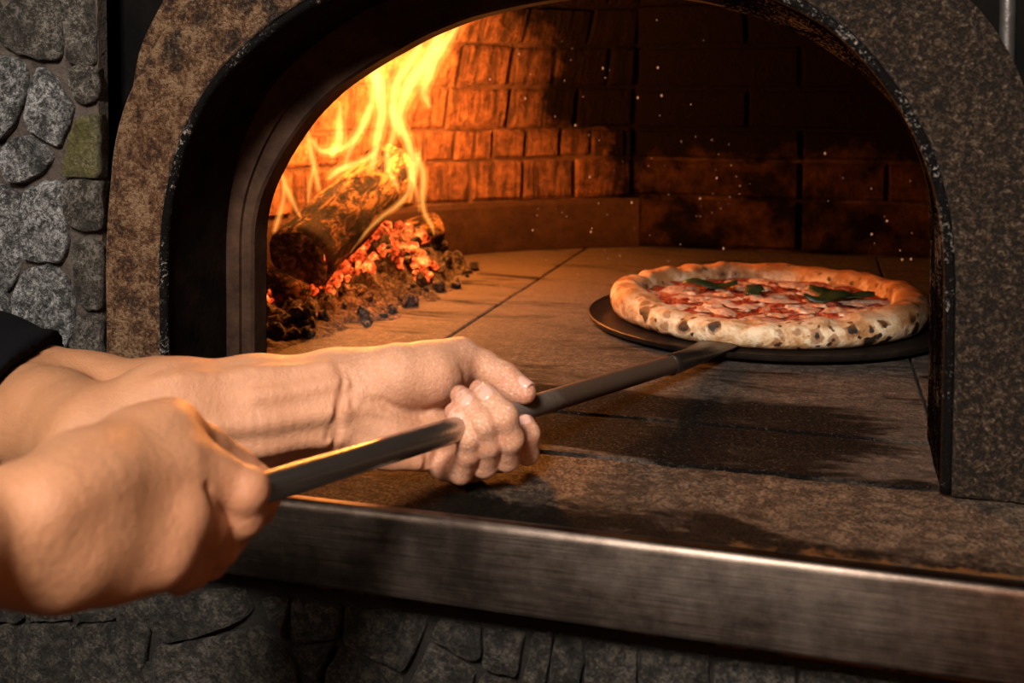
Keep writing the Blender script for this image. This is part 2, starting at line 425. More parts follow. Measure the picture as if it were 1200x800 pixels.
MORTAR = m_plain_rough('mortar', (.022, .017, .014), (.085, .066, .055), 90, .85, .004)
MORTAR_D = m_plain_rough('dark_mortar', (.004, .0035, .003), (.016, .013, .011), 70)  # darker tone for the wall under the steel edge
BRICK = m_brick(); BROAD = m_brick(False); JOINT = m_brick(None); JOINT.name = 'brick_joint_mortar'; HEARTH = m_hearth(); LEDGE = m_ledge(); STEEL = m_steel(); TUBE = m_tube_steel()
VAULT = m_plain_rough('soot_black_vault', (.002, .0016, .0014), (.008, .006, .005), 40, .95, .002, .03)
BASEC = m_plain_rough('smooth_firebrick_base', (.028, .015, .010), (.075, .040, .026), 45, .8, .002, .12)
BLADE = m_soot_iron('seasoned_peel_iron', (.025, .019, .016), (.085, .065, .055), .38, .8)
SKIN = m_skin(); NAIL = m_nail(); NAILE = m_nail_edge(); CLOTH = m_cloth()
CRUST = m_crust(); SAUCE = m_sauce(); CHEESE = m_cheese(); BASIL = m_basil()
BARK = m_bark(); CHAR = m_char(); ASH = m_ash(); EMBER = m_ember()
FL_O = m_flame('flame_outer', (1, .27, .035), 42); FL_I = m_flame('flame_inner', (1, .50, .11), 90)
FL_H = m_flame('flame_haze', (1, .30, .05), 8)
SPARK_GLINT = m_emit('spark_glint', (1, .42, .20), .75)
GALV = m_soot_iron('dull_grey_metal', (.10, .095, .095), (.22, .21, .205), .35, .8)
# ------------------------------------------------------------------ the oven
oven = empty('pizza_oven', (-.18, .70, 0), label='wood-fired pizza oven with a rusted iron arch and a fire burning inside', cat='oven')
YF = .638
IN = [(-0.4440, 0.0068), (-0.4434, 0.0421), (-0.4429, 0.1146), (-0.4404, 0.1417), (-0.4352, 0.1657), (-0.4258, 0.1955), (-0.4113, 0.2210), (-0.3984, 0.2379), (-0.3811, 0.2534), (-0.3667, 0.2636), (-0.3525, 0.2742), (-0.3259, 0.2890), (-0.3036, 0.2973), (-0.2733, 0.3064), (-0.2207, 0.3144), (-0.1595, 0.3163), (-0.1013, 0.3101), (-0.0558, 0.2969), (-0.0360, 0.2899), (-0.0181, 0.2815), (-0.0047, 0.2743), (0.0096, 0.2642), (0.0214, 0.2524), (0.0326, 0.2387), (0.0411, 0.2265), (0.0494, 0.2126), (0.0579, 0.1943), (0.0650, 0.1713), (0.0689, 0.1488), (0.0702, 0.1223), (0.0705, 0.0785), (0.0701, -0.0014)]
OUT = [(-0.4908, -0.0021), (-0.4906, 0.0418), (-0.4898, 0.1186), (-0.4862, 0.1578), (-0.4820, 0.1900), (-0.4760, 0.2118), (-0.4665, 0.2328), (-0.4557, 0.2500), (-0.4409, 0.2711), (-0.4203, 0.2913), (-0.3908, 0.3159), (-0.3467, 0.3415), (-0.2849, 0.3617), (-0.2093, 0.3714), (-0.1435, 0.3695), (-0.0812, 0.3572), (-0.0317, 0.3381), (0.0112, 0.3167), (0.0436, 0.2977), (0.0685, 0.2803), (0.0842, 0.2625), (0.0940, 0.2459), (0.1021, 0.2308), (0.1075, 0.2139), (0.1137, 0.1858), (0.1192, 0.1436), (0.1219, 0.0917), (0.1246, 0.0012)]
BACK = [(-0.4222, 0.0095), (-0.4214, 0.0793), (-0.4208, 0.1255), (-0.4145, 0.1507), (-0.3993, 0.1779), (-0.3770, 0.2082), (-0.3515, 0.2313), (-0.3195, 0.2506), (-0.2781, 0.2713), (-0.2445, 0.2833), (-0.2053, 0.2912), (-0.1673, 0.2964), (-0.1333, 0.2980), (-0.1002, 0.2947), (-0.0766, 0.2906), (-0.0419, 0.2811), (-0.0080, 0.2660), (0.0197, 0.2468), (0.0415, 0.2269), (0.0551, 0.2077), (0.0634, 0.1875), (0.0680, 0.1633), (0.0705, 0.1368), (0.0711, 0.0641), (0.0706, -0.0013)]
NO = 120
def outline(P, n=NO):
    P = resample(P, n); P[0, 1] = 0; P[-1, 1] = 0
    for _ in range(2): P[1:-1] = P[1:-1] * .5 + (P[:-2] + P[2:]) * .25
    return P
IN, OUT, BACK = outline(IN), outline(OUT), outline(BACK)
def ring(rows):                       # rows: list of (outline, Y) -> surface between them
    V = [(x, y, z) for P, y in rows for x, z in P]
    return V, grid_faces(len(rows), NO)
def offset(P, d):                     # push an outline outwards from the arch centre
    T = np.gradient(P, axis=0); N = np.stack([-T[:, 1], T[:, 0]], 1); N /= np.linalg.norm(N, axis=1)[:, None]
    c = np.array([-.17, .05]); s = np.sign(((P - c) * N).sum(1))
    Q = P + N * s[:, None] * d; Q[0, 1] = P[0, 1]; Q[-1, 1] = P[-1, 1]; return Q
def closed_ring(rows):
    V = [(x, y, z) for P, y in rows for x, z in P]
    F = grid_faces(len(rows), NO, True)
    m = len(rows); F += [tuple(i * NO for i in range(m)), tuple(i * NO + NO - 1 for i in range(m))[::-1]]
    return V, F
# front plate of the arch: rounded edges, cast thickness
INo = offset(IN, .0035)
rows = [(offset(INo, .000), YF + .016), (INo, YF + .002), (offset(INo, .0015), YF), ]
rows += [(INo * (1 - t) + OUT * t, YF + .0006 * math.sin(t * 23)) for t in (.15, .3, .45, .6, .75, .9)]
rows += [(offset(OUT, -.002), YF), (OUT, YF + .002), (OUT, YF + .016)]
V, F = closed_ring(rows)
V = np.array(V); V[:, 1] += .0007 * vnoise(V, 60) * (V[:, 1] < YF + .004)
mk('arch_frame', V, F, RUST, oven, auto=.9)
OB = [(-0.4818, -0.0028), (-0.4819, 0.1102), (-0.4816, 0.2033), (-0.4759, 0.2391), (-0.4735, 0.2531), (-0.4668, 0.2702), (-0.4574, 0.2834), (-0.4495, 0.2965), (-0.4268, 0.3300), (-0.3759, 0.3630), (-0.2928, 0.3841), (-0.2151, 0.3902), (-0.1476, 0.3883), (-0.0836, 0.3763), (-0.0228, 0.3549), (0.0257, 0.3275), (0.0587, 0.3016), (0.0863, 0.2765), (0.1046, 0.2473), (0.1164, 0.2088), (0.1243, 0.1413), (0.1281, -0.0052)]
OB = outline(OB)
V, F = closed_ring([(INo, .672), (INo, .656), (OB, .656), (OB, .672)])
o = mk('arch_back_plate', V, F, RUST, oven, auto=.6); tag(o, 'dull brown rear plate showing past the arch at its upper left')
# glossy bead round the mouth
bead = [(x, YF + .004, z) for x, z in offset(IN, .0005)]
V, F = tube(bead, [.0034] * NO, 8); mk('arch_rim', V, F, RIM, oven)
# sleeve between the arch and the chamber, then a stepped flange
SB = IN + (0, 0)
n = NO
V, F = ring([(IN, YF + .004), (IN, .655), (offset(IN, .001), .69), (IN, .724)])
mk('arch_sleeve', V, F, SLEEVE, oven)
FI = offset(BACK, .001)
mid = BACK * .55 + IN * .45
V, F = ring([(IN, .722), (offset(mid, .0005), .7215), (mid, .7245), (offset(BACK, .002), .7245), (BACK, .727), (BACK, .745), (offset(BACK, .03), .745)])
o = mk('sleeve_flange', V, F, FLANGE, oven, auto=.5); tag(o, 'brown iron flange stepped inside the black sleeve')
# right jamb liner, chipped black
half = [i for i in range(NO) if IN[i, 0] > -.085 and i > NO // 2]
k0 = half[0]
V = []; rowsj = [(offset(IN, -.0012), YF + .008), (offset(IN, -.0016), .66), (offset(IN, -.0016), .69), (offset(BACK, -.001), .722), (offset(BACK, -.001), .745)]
for P, y in rowsj: V += [(x, y, z) for x, z in P[k0:]]
mk('jamb_liner', V, grid_faces(len(rowsj), NO - k0), JAMB, oven)
# oven shell behind the arch, coloured black to stand in for the gap's shade
def rect_outline(x0, x1, z1, P):
    out = []
    c = np.array([-.18, 0.0])
    for p in P:
        d = p - c; d = d / np.linalg.norm(d); ts = []
        if d[0] > 1e-6: ts.append((x1 - c[0]) / d[0])
        if d[0] < -1e-6: ts.append((x0 - c[0]) / d[0])
        if d[1] > 1e-6: ts.append((z1 - c[1]) / d[1])
        out.append(c + d * min(ts))
    return np.array(out)
RO = rect_outline(-1.0, .6, .75, OB)
V, F = ring([(offset(OB, -.012), .674), (RO, .674), (RO, 1.75)]); mk('shell_panel', V, F, BLACK, oven, smooth=False)
V, F = ring([(offset(BACK, .0), .746), (rect_outline(-.95, .55, .62, BACK), .746)]); mk('chamber_front', V, F, VAULT, oven, smooth=False)

# chamber plan (wall foot) from the right front round the back to the left front
PLAN = [(.40, .75), (.42, 1.1), (.40, 1.40), (.36, 1.555), (.2, 1.56), (-.05, 1.562), (-.268, 1.565),
        (-.33, 1.535), (-.405, 1.487), (-.48, 1.418), (-.56, 1.318), (-.63, 1.20), (-.675, 1.08), (-.69, .95), (-.675, .83), (-.62, .75)]
PL = resample(PLAN, 400)
plen = np.r_[0, np.cumsum(np.linalg.norm(np.diff(PL, axis=0), axis=1))]
PT = np.gradient(PL, axis=0); PT /= np.linalg.norm(PT, axis=1)[:, None]
for _ in range(12): PT[1:-1] = (PT[:-2] + PT[1:-1] * 2 + PT[2:]) / 4
PN = np.stack([PT[:, 1], -PT[:, 0]], 1)
cc = np.array([-.15, 1.15])
PN *= np.sign(((cc - PL) * PN).sum(1))[:, None]; PN /= np.linalg.norm(PN, axis=1)[:, None]
def lean(z):
    R = .46; t = max(0., min(z - .09, R * .98)); return R - math.sqrt(R * R - t * t)
def wall(s, z, out=0.):
    x = np.array([np.interp(s, plen, PL[:, 0]), np.interp(s, plen, PL[:, 1])])
    nn = np.array([np.interp(s, plen, PN[:, 0]), np.interp(s, plen, PN[:, 1])]); nn /= np.linalg.norm(nn)
    q = x + nn * (lean(z) - out); return np.array([q[0], q[1], z]), nn
def s_at(x, y):
    return plen[np.argmin((PL[:, 0] - x) ** 2 + (PL[:, 1] - y) ** 2)]
V = []; zs = [-.004, .09, .14, .19, .24, .29, .34, .39, .44, .48, .52]
for z in zs:
    for s in np.linspace(0, plen[-1], 90): V.append(wall(s, z, .034)[0])
for k in range(90): V.append((-.15, 1.12, .56))
vault = mk('vault', V, grid_faces(len(zs) + 1, 90), VAULT, oven)
# base course: smooth low band under the combed bricks, sooted
V = []
sB = s_at(.36, 1.555)
for off, z in ((.03, .0), (.000, .0), (-.001, .004), (-.001, .066), (.004, .072), (.03, .072)):
    for s in np.linspace(s_at(-.262, 1.564), plen[-1] - .02, 80): V.append(wall(s, z, off)[0])
mk('base_course', V, grid_faces(6, 80), BASEC, vault, auto=.6)
V = []; zj = np.linspace(.0, .46, 24)
for z in zj:
    for s in np.linspace(.02, plen[-1] - .02, 150): V.append(wall(s, z, .0062)[0])
V = np.array(V); V[:, :2] += (.0012 * vnoise(V, 120))[:, None] * np.sign(-.15 - V[:, :1]) * [1, 0]
mk('mortar_joints', V, grid_faces(len(zj), 150), JOINT, vault)
rng = random.Random(11)
def brick(s0, s1, z0, z1, mat=None):
    g = .0017 + .0012 * rng.random(); s0 += g; s1 -= g; z0 += g; z1 -= g; b = .0035; pr = rng.uniform(-.0025, .0025)
    P0, nn = wall((s0 + s1) / 2, (z0 + z1) / 2)
    zax = (wall((s0 + s1) / 2, z1)[0] - wall((s0 + s1) / 2, z0)[0]); zax /= np.linalg.norm(zax)
    yax = np.array([-nn[0], -nn[1], 0]); yax -= zax * (yax @ zax); yax /= np.linalg.norm(yax)
    xax = np.cross(yax, zax)
    M = Matrix(((*([xax[0], yax[0], zax[0]]), P0[0]), (xax[1], yax[1], zax[1], P0[1]), (xax[2], yax[2], zax[2], P0[2]), (0, 0, 0, 1)))
    R = np.stack([xax, yax, zax]);
    def loc(s, z, out): return R @ (wall(s, z, out)[0] - P0)
    J = lambda: rng.uniform(-.0017, .0017)
    L = [loc(s, z, .03) for s, z in ((s0, z0), (s1, z0), (s1, z1), (s0, z1))]
    L += [loc(s + J(), z + J(), .004 - pr) for s, z in ((s0, z0), (s1, z0), (s1, z1), (s0, z1))]
    L += [loc(s + J(), z + J(), -pr) for s, z in ((s0 + b, z0 + b), (s1 - b, z0 + b), (s1 - b, z1 - b), (s0 + b, z1 - b))]
    F = [(0, 1, 5, 4), (1, 2, 6, 5), (2, 3, 7, 6), (3, 0, 4, 7), (4, 5, 9, 8), (5, 6, 10, 9), (6, 7, 11, 10), (7, 4, 8, 11), (8, 9, 10, 11), (3, 2, 1, 0)]
    mk('brick', L, F, mat or BRICK, vault, smooth=False, matrix=M)
sA = s_at(-.268, 1.565)
# broad blocks of the flat back wall
for r, (z0, z1) in enumerate(((.002, .076), (.076, .132), (.132, .176), (.176, .235), (.235, .295), (.295, .355))):
    cuts = [s_at(.36, 1.555)] + [s_at(x, 1.56) for x in ((.20, -.026) if r % 2 == 0 else (.21, .09, -.026) if r == 1 else (.13, -.10))] + [sA - .004]
    for a_, b_ in zip(cuts[:-1], cuts[1:]): brick(a_, b_, z0, z1, BROAD)
# right side wall, broad blocks too (only its darkened faces show)
for r, (z0, z1) in enumerate(((.002, .076), (.076, .14), (.14, .21), (.21, .28))):
    e = np.linspace(.03, s_at(.40, 1.42), 4)
    for a_, b_ in zip(e[:-1], e[1:]): brick(a_, b_, z0, z1, BROAD)
# combed bricks of the curved left half, leaning into the vault
zc = [.074, .134, .178, .238, .296, .350, .402, .452]
for r, (z0, z1) in enumerate(zip(zc[:-1], zc[1:])):
    s = sA + .004 - (.04 if r % 2 else 0)
    L = (.092, .055, .098, .085, .10, .11, .11)[r]
    while s < plen[-1] - .03:
        l = L * rng.uniform(.85, 1.15); brick(max(s, sA + .004), s + l, z0, z1); s += l
# hearth tiles and the sill plate in the mouth
def slab(name, x0, x1, y0, y1, z1, th, mat, parent, nx=2, ny=2, amp=0., bev=.0015, dz=0.):
    xs = [x0, x0 + bev] + list(np.linspace(x0 + bev, x1 - bev, nx + 1)[1:-1]) + [x1 - bev, x1]
    ys = [y0, y0 + bev] + list(np.linspace(y0 + bev, y1 - bev, ny + 1)[1:-1]) + [y1 - bev, y1]
    V = []
    for i, x in enumerate(xs):
        for j, y in enumerate(ys):
            e = i in (0, len(xs) - 1) or j in (0, len(ys) - 1)
            V.append((x, y, z1 + dz - (bev if e else 0)))
    V = np.array(V)
    if amp: V[:, 2] += amp * (vnoise(V, 70) + .6 * vnoise(V, 190)) - amp
    F = grid_faces(len(xs), len(ys)); n = len(V); nj = len(ys)
    B = V.copy(); B[:, 2] = z1 - th; V = np.vstack([V, B])
    ni = len(xs)
    bd = [(i, 0) for i in range(ni)] + [(ni - 1, j) for j in range(1, nj)] + [(i, nj - 1) for i in range(ni - 2, -1, -1)] + [(0, j) for j in range(nj - 2, 0, -1)]
    idx = [i * nj + j for i, j in bd]
    for a_, b_ in zip(idx, idx[1:] + idx[:1]): F.append((a_, b_, b_ + n, a_ + n))
    F.append(tuple(i + n for i in idx))
    V = V[sorted(set(range(n)) | {i + n for i in idx})]; mp = {o_: k for k, o_ in enumerate(sorted(set(range(n)) | {i + n for i in idx}))}
    F = [tuple(mp[i] for i in f) for f in F]
    return mk(name, V, F, mat, parent, smooth=True, auto=.7)
for (x0, x1) in ((-.72, -.336), (-.334, .075), (.077, .44)):
    for k, (y0, y1) in enumerate(((.734, 1.166), (1.168, 1.60))):
        slab('hearth_tile', x0, x1, y0, y1, 0, .02, HEARTH, oven, 4, 4, dz=-.0006 * (k + (x0 > -.4)))
slab('sill_plate', -.445, .0715, .650, .7315, -.0006, .012, HEARTH, oven, 60, 12, amp=.0004)

# ------------------------------------------------------------------ ledge in front of the oven
ledge = empty('oven_ledge', (-.2, .58, -.05), label='scorched stone ledge with a brushed steel front edge below the oven mouth', cat='ledge')
slab('ledge_slab', -1.0, .55, .5325, .6475, -.0012, .05, LEDGE, ledge, 420, 34, amp=.0006)
prof = [(.5320, -.0475), (.5275, -.0475), (.5262, -.0465), (.5258, -.045), (.5258, -.005)] + [(.5258 + .0045 * (1 - math.cos(t)), -.005 + .0052 * math.sin(t)) for t in np.linspace(.15, math.pi / 2, 7)] + [(.5345, .0001), (.5345, -.0012)]
V = []
xs = np.linspace(-1.0, .55, 40)
for x in xs:
    for y, z in prof: V.append((x, y + .00025 * math.sin(x * 9), z))
o = mk('steel_edge', V, grid_faces(len(xs), len(prof)), STEEL, ledge, auto=1.0); tag(o, 'brushed stainless steel front edge with a bright rolled top')

# ------------------------------------------------------------------ stone walls
def stone(poly, depth, mat, parent, plane, seed):
    """poly: (x,z) outline on the wall; a rough split block standing proud of y=plane"""
    P = np.array(poly, float); c = P.mean(0)
    R = resample(P, 40, True); R = (np.roll(R, 1, 0) + 4 * R + np.roll(R, -1, 0)) / 6
    R = c + (R - c) * 1.035; n = len(R)
    L = [(1.0, .006), (1.0, -.55 * depth), (.972, -.84 * depth), (.92, -.96 * depth), (.74, -1.0 * depth), (.5, -1.0 * depth), (.25, -1.0 * depth)]
    V = []
    for k, d in L:
        for q in R:
            p = c + (q - c) * k; V.append((p[0] - c[0], d, p[1] - c[1]))
    V.append((0, -1.0 * depth, 0)); V = np.array(V)
    off = np.array([seed * 1.7, 0, seed * .9]); a_ = (V[:, 1] < -.5 * depth)
    tx, tz = (math.sin(seed * 2.3) * .06, math.cos(seed * 1.9) * .06)
    V[:, 1] += a_ * (depth * (.26 * vnoise(V + off, 70) + .20 * vnoise(V + off, 160)) + tx * V[:, 0] + tz * V[:, 2])
    e = vnoise(V + off, 150) * .0011; V[:, 0] += e; V[:, 2] += np.roll(e, 5)
    F = grid_faces(len(L), n, False, True); b = n * (len(L) - 1); ci = len(V) - 1
    F += [(b + k, b + (k + 1) % n, ci) for k in range(n)]; F.append(tuple(range(n))[::-1])
    mk('stone', V, F, mat, parent, matrix=Matrix.Translation((c[0], plane, c[1])))
def backing(name, x0, x1, z0, z1, y, th, mat, nx, nz, **k):
    V = []; xs = np.linspace(x0, x1, nx); zs_ = np.linspace(z0, z1, nz)
    for x in xs:
        for z in zs_: V.append((x, y, z))
    V = np.array(V); V[:, 1] += .0016 * vnoise(V, 90) + .0008 * vnoise(V, 230); n = len(V)
    B = [(x, y + th, z) for x, z in ((x0, z0), (x1, z0), (x1, z1), (x0, z1))]
    F = grid_faces(nx, nz)
    e0 = [j for j in range(nz)]; e1 = [(nx - 1) * nz + j for j in range(nz)]; b0 = [i * nz for i in range(nx)]; b1 = [i * nz + nz - 1 for i in range(nx)]
    F += [tuple(e0) + (n + 3, n), tuple(e1)[::-1] + (n + 1, n + 2), tuple(b0)[::-1] + (n, n + 1), tuple(b1) + (n + 2, n + 3), (n, n + 3, n + 2, n + 1)]
    return tag(mk(name, list(V) + B, F, mat, auto=.8), **k)
wl = backing('wall_left', -.95, -0.4924, .0015, .75, .6385, .010, MORTAR, 60, 90, kind='structure', label='rough grey rubble stone pillar beside the oven arch')
SL = [
 ([(-0.5725, 0.2900), (-0.5633, 0.2960), (-0.5521, 0.2994), (-0.5235, 0.2986), (-0.5194, 0.2852), (-0.5223, 0.2530), (-0.5347, 0.2525), (-0.5509, 0.2557), (-0.5687, 0.2621), (-0.5744, 0.2721)], STONE_B), ([(-0.5170, 0.2985), (-0.4941, 0.2979), (-0.4929, 0.2497), (-0.5029, 0.2486), (-0.5158, 0.2505), (-0.5167, 0.2766)], STONE_B),
 ([(-0.5159, 0.2463), (-0.5065, 0.2486), (-0.4923, 0.2467), (-0.4920, 0.2226), (-0.5006, 0.2207), (-0.5085, 0.2237), (-0.5140, 0.2341)], STONE_B), ([(-0.5947, 0.2543), (-0.5688, 0.2553), (-0.5555, 0.2515), (-0.5512, 0.2440), (-0.5539, 0.2249), (-0.5618, 0.2063), (-0.5741, 0.1949), (-0.5963, 0.1953)], STONE),
 ([(-0.5400, 0.2470), (-0.5313, 0.2427), (-0.5192, 0.2280), (-0.5122, 0.2195), (-0.5169, 0.2036), (-0.5244, 0.1894), (-0.5368, 0.1954), (-0.5492, 0.2027), (-0.5519, 0.2156), (-0.5470, 0.2311)], STONE), ([(-0.5059, 0.2098), (-0.4915, 0.2135), (-0.4910, 0.1686), (-0.5046, 0.1683), (-0.5205, 0.1692), (-0.5210, 0.1790), (-0.5141, 0.1975)], STONE_M),
 ([(-0.5767, 0.1843), (-0.5628, 0.1957), (-0.5478, 0.1977), (-0.5362, 0.1905), (-0.5297, 0.1819), (-0.5373, 0.1725), (-0.5561, 0.1634), (-0.5681, 0.1638)], STONE), ([(-0.5199, 0.1655), (-0.5046, 0.1671), (-0.4907, 0.1662), (-0.4910, 0.1314), (-0.5018, 0.1298), (-0.5169, 0.1342), (-0.5224, 0.1482)], STONE_B),
 ([(-0.5972, 0.1593), (-0.5712, 0.1612), (-0.5593, 0.1534), (-0.5583, 0.1346), (-0.5613, 0.1032), (-0.5693, 0.0838), (-0.5992, 0.0848)], STONE), ([(-0.5525, 0.1585), (-0.5338, 0.1652), (-0.5214, 0.1636), (-0.5196, 0.1421), (-0.5194, 0.1205), (-0.5241, 0.1073), (-0.5425, 0.1065), (-0.5574, 0.1090), (-0.5559, 0.1410)], STONE),
 ([(-0.5150, 0.1207), (-0.5019, 0.1249), (-0.4905, 0.1217), (-0.4914, 0.0750), (-0.5029, 0.0731), (-0.5100, 0.0808), (-0.5133, 0.0992)], STONE_B), ([(-0.5539, 0.0997), (-0.5352, 0.1050), (-0.5207, 0.0957), (-0.5144, 0.0805), (-0.5163, 0.0587), (-0.5233, 0.0433), (-0.5441, 0.0394), (-0.5628, 0.0425), (-0.5662, 0.0587), (-0.5625, 0.0874)], STONE),
 ([(-0.5994, 0.0791), (-0.5732, 0.0830), (-0.5681, 0.0713), (-0.5695, 0.0458), (-0.6004, 0.0399)], STONE), ([(-0.5110, 0.0677), (-0.5008, 0.0714), (-0.4915, 0.0695), (-0.4914, 0.0387), (-0.5146, 0.0364), (-0.5165, 0.0494)], STONE_B),
 ([(-0.6005, 0.0361), (-0.5697, 0.0395), (-0.5562, 0.0341), (-0.5539, 0.0026), (-0.6017, -0.0078)], STONE), ([(-0.5487, 0.0353), (-0.5219, 0.0378), (-0.4987, 0.0345), (-0.4985, 0.0072), (-0.5480, 0.0006)], STONE),
 ([(-0.5602, 0.3020), (-0.5191, 0.3009), (-0.5199, 0.3312), (-0.5593, 0.3388)], STONE), ([(-0.5162, 0.3009), (-0.4961, 0.3003), (-0.4967, 0.3422), (-0.5154, 0.3370)], STONE_B), ([(-0.5991, 0.2594), (-0.5793, 0.2604), (-0.5740, 0.2901), (-0.5797, 0.3026), (-0.6056, 0.3033)], STONE_B),
 ([(-0.5979, 0.3056), (-0.5631, 0.3046), (-0.5637, 0.3390), (-0.6044, 0.3468)], STONE)]
for k, (P, m) in enumerate(SL): stone(P, .0075 if m is not STONE_B else .006, m, wl, .6385, k)
# further stones of the pillar, left of the frame
for k in range(9):
    z0 = .01 + .062 * k
    for j in range(4):
        x1 = -.606 - .087 * j - .004 * (k % 2); x0 = x1 - .080
        stone([(x0, z0), (x0 + .03, z0 - .003), (x1, z0 + .002), (x1, z0 + .05), (x0 + .04, z0 + .056), (x0, z0 + .05)], .008, (STONE, STONE_B)[(k + j) % 2], wl, .6385, 50 + k * 4 + j)
wf = backing('wall_front', -1.0, .55, -.30, -.051, .562, .08, MORTAR_D, 140, 26, kind='structure', label='dark rubble stone wall below the steel edge')
SF = [[(-0.5377, -0.1103), (-0.4966, -0.1070), (-0.4961, -0.1137), (-0.5380, -0.1226)], [(-0.4932, -0.1065), (-0.4568, -0.1037), (-0.4569, -0.1082), (-0.4927, -0.1150)], [(-0.4535, -0.1032), (-0.4258, -0.0971), (-0.4259, -0.1038), (-0.4530, -0.1088)], [(-0.5381, -0.1255), (-0.4968, -0.1173), (-0.4973, -0.1655), (-0.5394, -0.1723)],
 [(-0.4935, -0.1179), (-0.4582, -0.1112), (-0.4586, -0.1592), (-0.4946, -0.1650)], [(-0.4543, -0.1118), (-0.4272, -0.1068), (-0.4243, -0.1536), (-0.4553, -0.1586)], [(-0.4225, -0.0912), (-0.4005, -0.0865), (-0.4009, -0.1074), (-0.4066, -0.1507), (-0.4205, -0.1530), (-0.4236, -0.1134)], [(-0.3967, -0.0822), (-0.3328, -0.0736), (-0.3283, -0.0847), (-0.3377, -0.0935), (-0.3690, -0.1071), (-0.3904, -0.1135), (-0.3971, -0.1068)],
 [(-0.3973, -0.1184), (-0.3678, -0.1102), (-0.3237, -0.0946), (-0.3122, -0.1004), (-0.3009, -0.1166), (-0.2954, -0.1336), (-0.3954, -0.1500)], [(-0.3200, -0.0761), (-0.3045, -0.0751), (-0.3059, -0.0979), (-0.3127, -0.0936)], [(-0.3005, -0.0745), (-0.2702, -0.0735), (-0.2685, -0.0764), (-0.2726, -0.0945), (-0.2990, -0.0984)], [(-0.2991, -0.1016), (-0.2743, -0.0974), (-0.2840, -0.1202), (-0.2918, -0.1168)],
 [(-0.2658, -0.0749), (-0.2156, -0.0740), (-0.2172, -0.0834), (-0.2290, -0.1059), (-0.2452, -0.1008), (-0.2659, -0.0946)], [(-0.2693, -0.0987), (-0.2484, -0.1033), (-0.2328, -0.1127), (-0.2339, -0.1241), (-0.2796, -0.1316), (-0.2761, -0.1127)], [(-0.2072, -0.0744), (-0.1829, -0.0739), (-0.1819, -0.0906), (-0.1876, -0.0935), (-0.2114, -0.0835)], [(-0.2130, -0.0883), (-0.2057, -0.0917), (-0.1855, -0.1002), (-0.1897, -0.1169), (-0.2275, -0.1230)],
 [(-0.1793, -0.0744), (-0.1571, -0.0736), (-0.1581, -0.0870), (-0.1606, -0.0978), (-0.1804, -0.0959)], [(-0.1814, -0.1020), (-0.1616, -0.1029), (-0.1642, -0.1142), (-0.1845, -0.1175)], [(-0.1512, -0.0732), (-0.1398, -0.0730), (-0.1418, -0.0846), (-0.1447, -0.1021), (-0.1576, -0.1072), (-0.1541, -0.0889)], [(-0.1374, -0.0727), (-0.1247, -0.0733), (-0.1227, -0.0865), (-0.1271, -0.0998), (-0.1398, -0.1087), (-0.1413, -0.0869)],
 [(-0.1208, -0.0736), (-0.0937, -0.0734), (-0.0936, -0.1026), (-0.1232, -0.1074), (-0.1208, -0.0886)], [(-0.0909, -0.0735), (-0.0545, -0.0727), (-0.0543, -0.0971), (-0.0907, -0.1031)], [(-0.0514, -0.0732), (-0.0103, -0.0715), (-0.0101, -0.0944), (-0.0511, -0.1012)], [(-0.0073, -0.0719), (0.0443, -0.0697), (0.0446, -0.0897), (-0.0070, -0.0984)], [(0.0472, -0.0701), (0.0956, -0.0689), (0.0959, -0.0853), (0.0475, -0.0937)]]
for k, P in enumerate(SF): stone(P, .007, STONE_D, wf, .562, 100 + k)
for k in range(14):                      # the course below the frame
    x0 = -.62 + .075 * k
    stone([(x0, -.17), (x0 + .066, -.172), (x0 + .07, -.13), (x0 + .03, -.126), (x0, -.132)], .007, STONE_D, wf, .562, 140 + k)
# grey metal flue strip behind the arch at the right
V, F = tube([(0.1018, .668, 0.0), (0.1018, .668, .2), (0.1018, .668, .5)], [.0045] * 3, 10)
tag(mk('trim_1', V, F, GALV, auto=.9), kind='structure', label='thin dull grey metal strip standing behind the arch')
# ------------------------------------------------------------------ pizza peel
PC = np.array([-.052, 1.080])
ROD_F = np.array((-0.1033, 0.8487, 0.0138)); ROD_N = np.array((-0.2345, 0.4188, 0.0527))
peel = empty('pizza_peel', (PC[0], PC[1], .004), label='round iron pizza peel with a long steel tube handle held in two hands', cat='peel')
V = []; prof = [(.0, .0030), (.168, .0030), (.175, .0038), (.1768, .0058), (.1772, .0085), (.1760, .0092), (.1745, .0085), (.170, .0068), (.10, .0066), (.0, .0066)]
NB = 96
for r, z in prof:
    for k in range(NB): V.append((PC[0] + r * math.cos(2 * math.pi * k / NB), PC[1] + r * math.sin(2 * math.pi * k / NB), z))
mk('blade', V, grid_faces(len(prof), NB, False, True), BLADE, peel, auto=.8)
d = ROD_N - ROD_F; d /= np.linalg.norm(d)
end = ROD_N + d * .135
pts = [ROD_F + (end - ROD_F) * t for t in np.linspace(0, 1, 40)]
pts = [end + d * -.0 + d * 0] and pts
rad = [.0071] * 40
V, F = tube(pts + [pts[-1] + d * .002, pts[-1] + d * .0025], rad + [.006, .0035], 24)
o = mk('handle', V, F, TUBE, peel, auto=.9); tag(o, 'straight steel tube handle, silvery near the hands and dark brown near the blade')
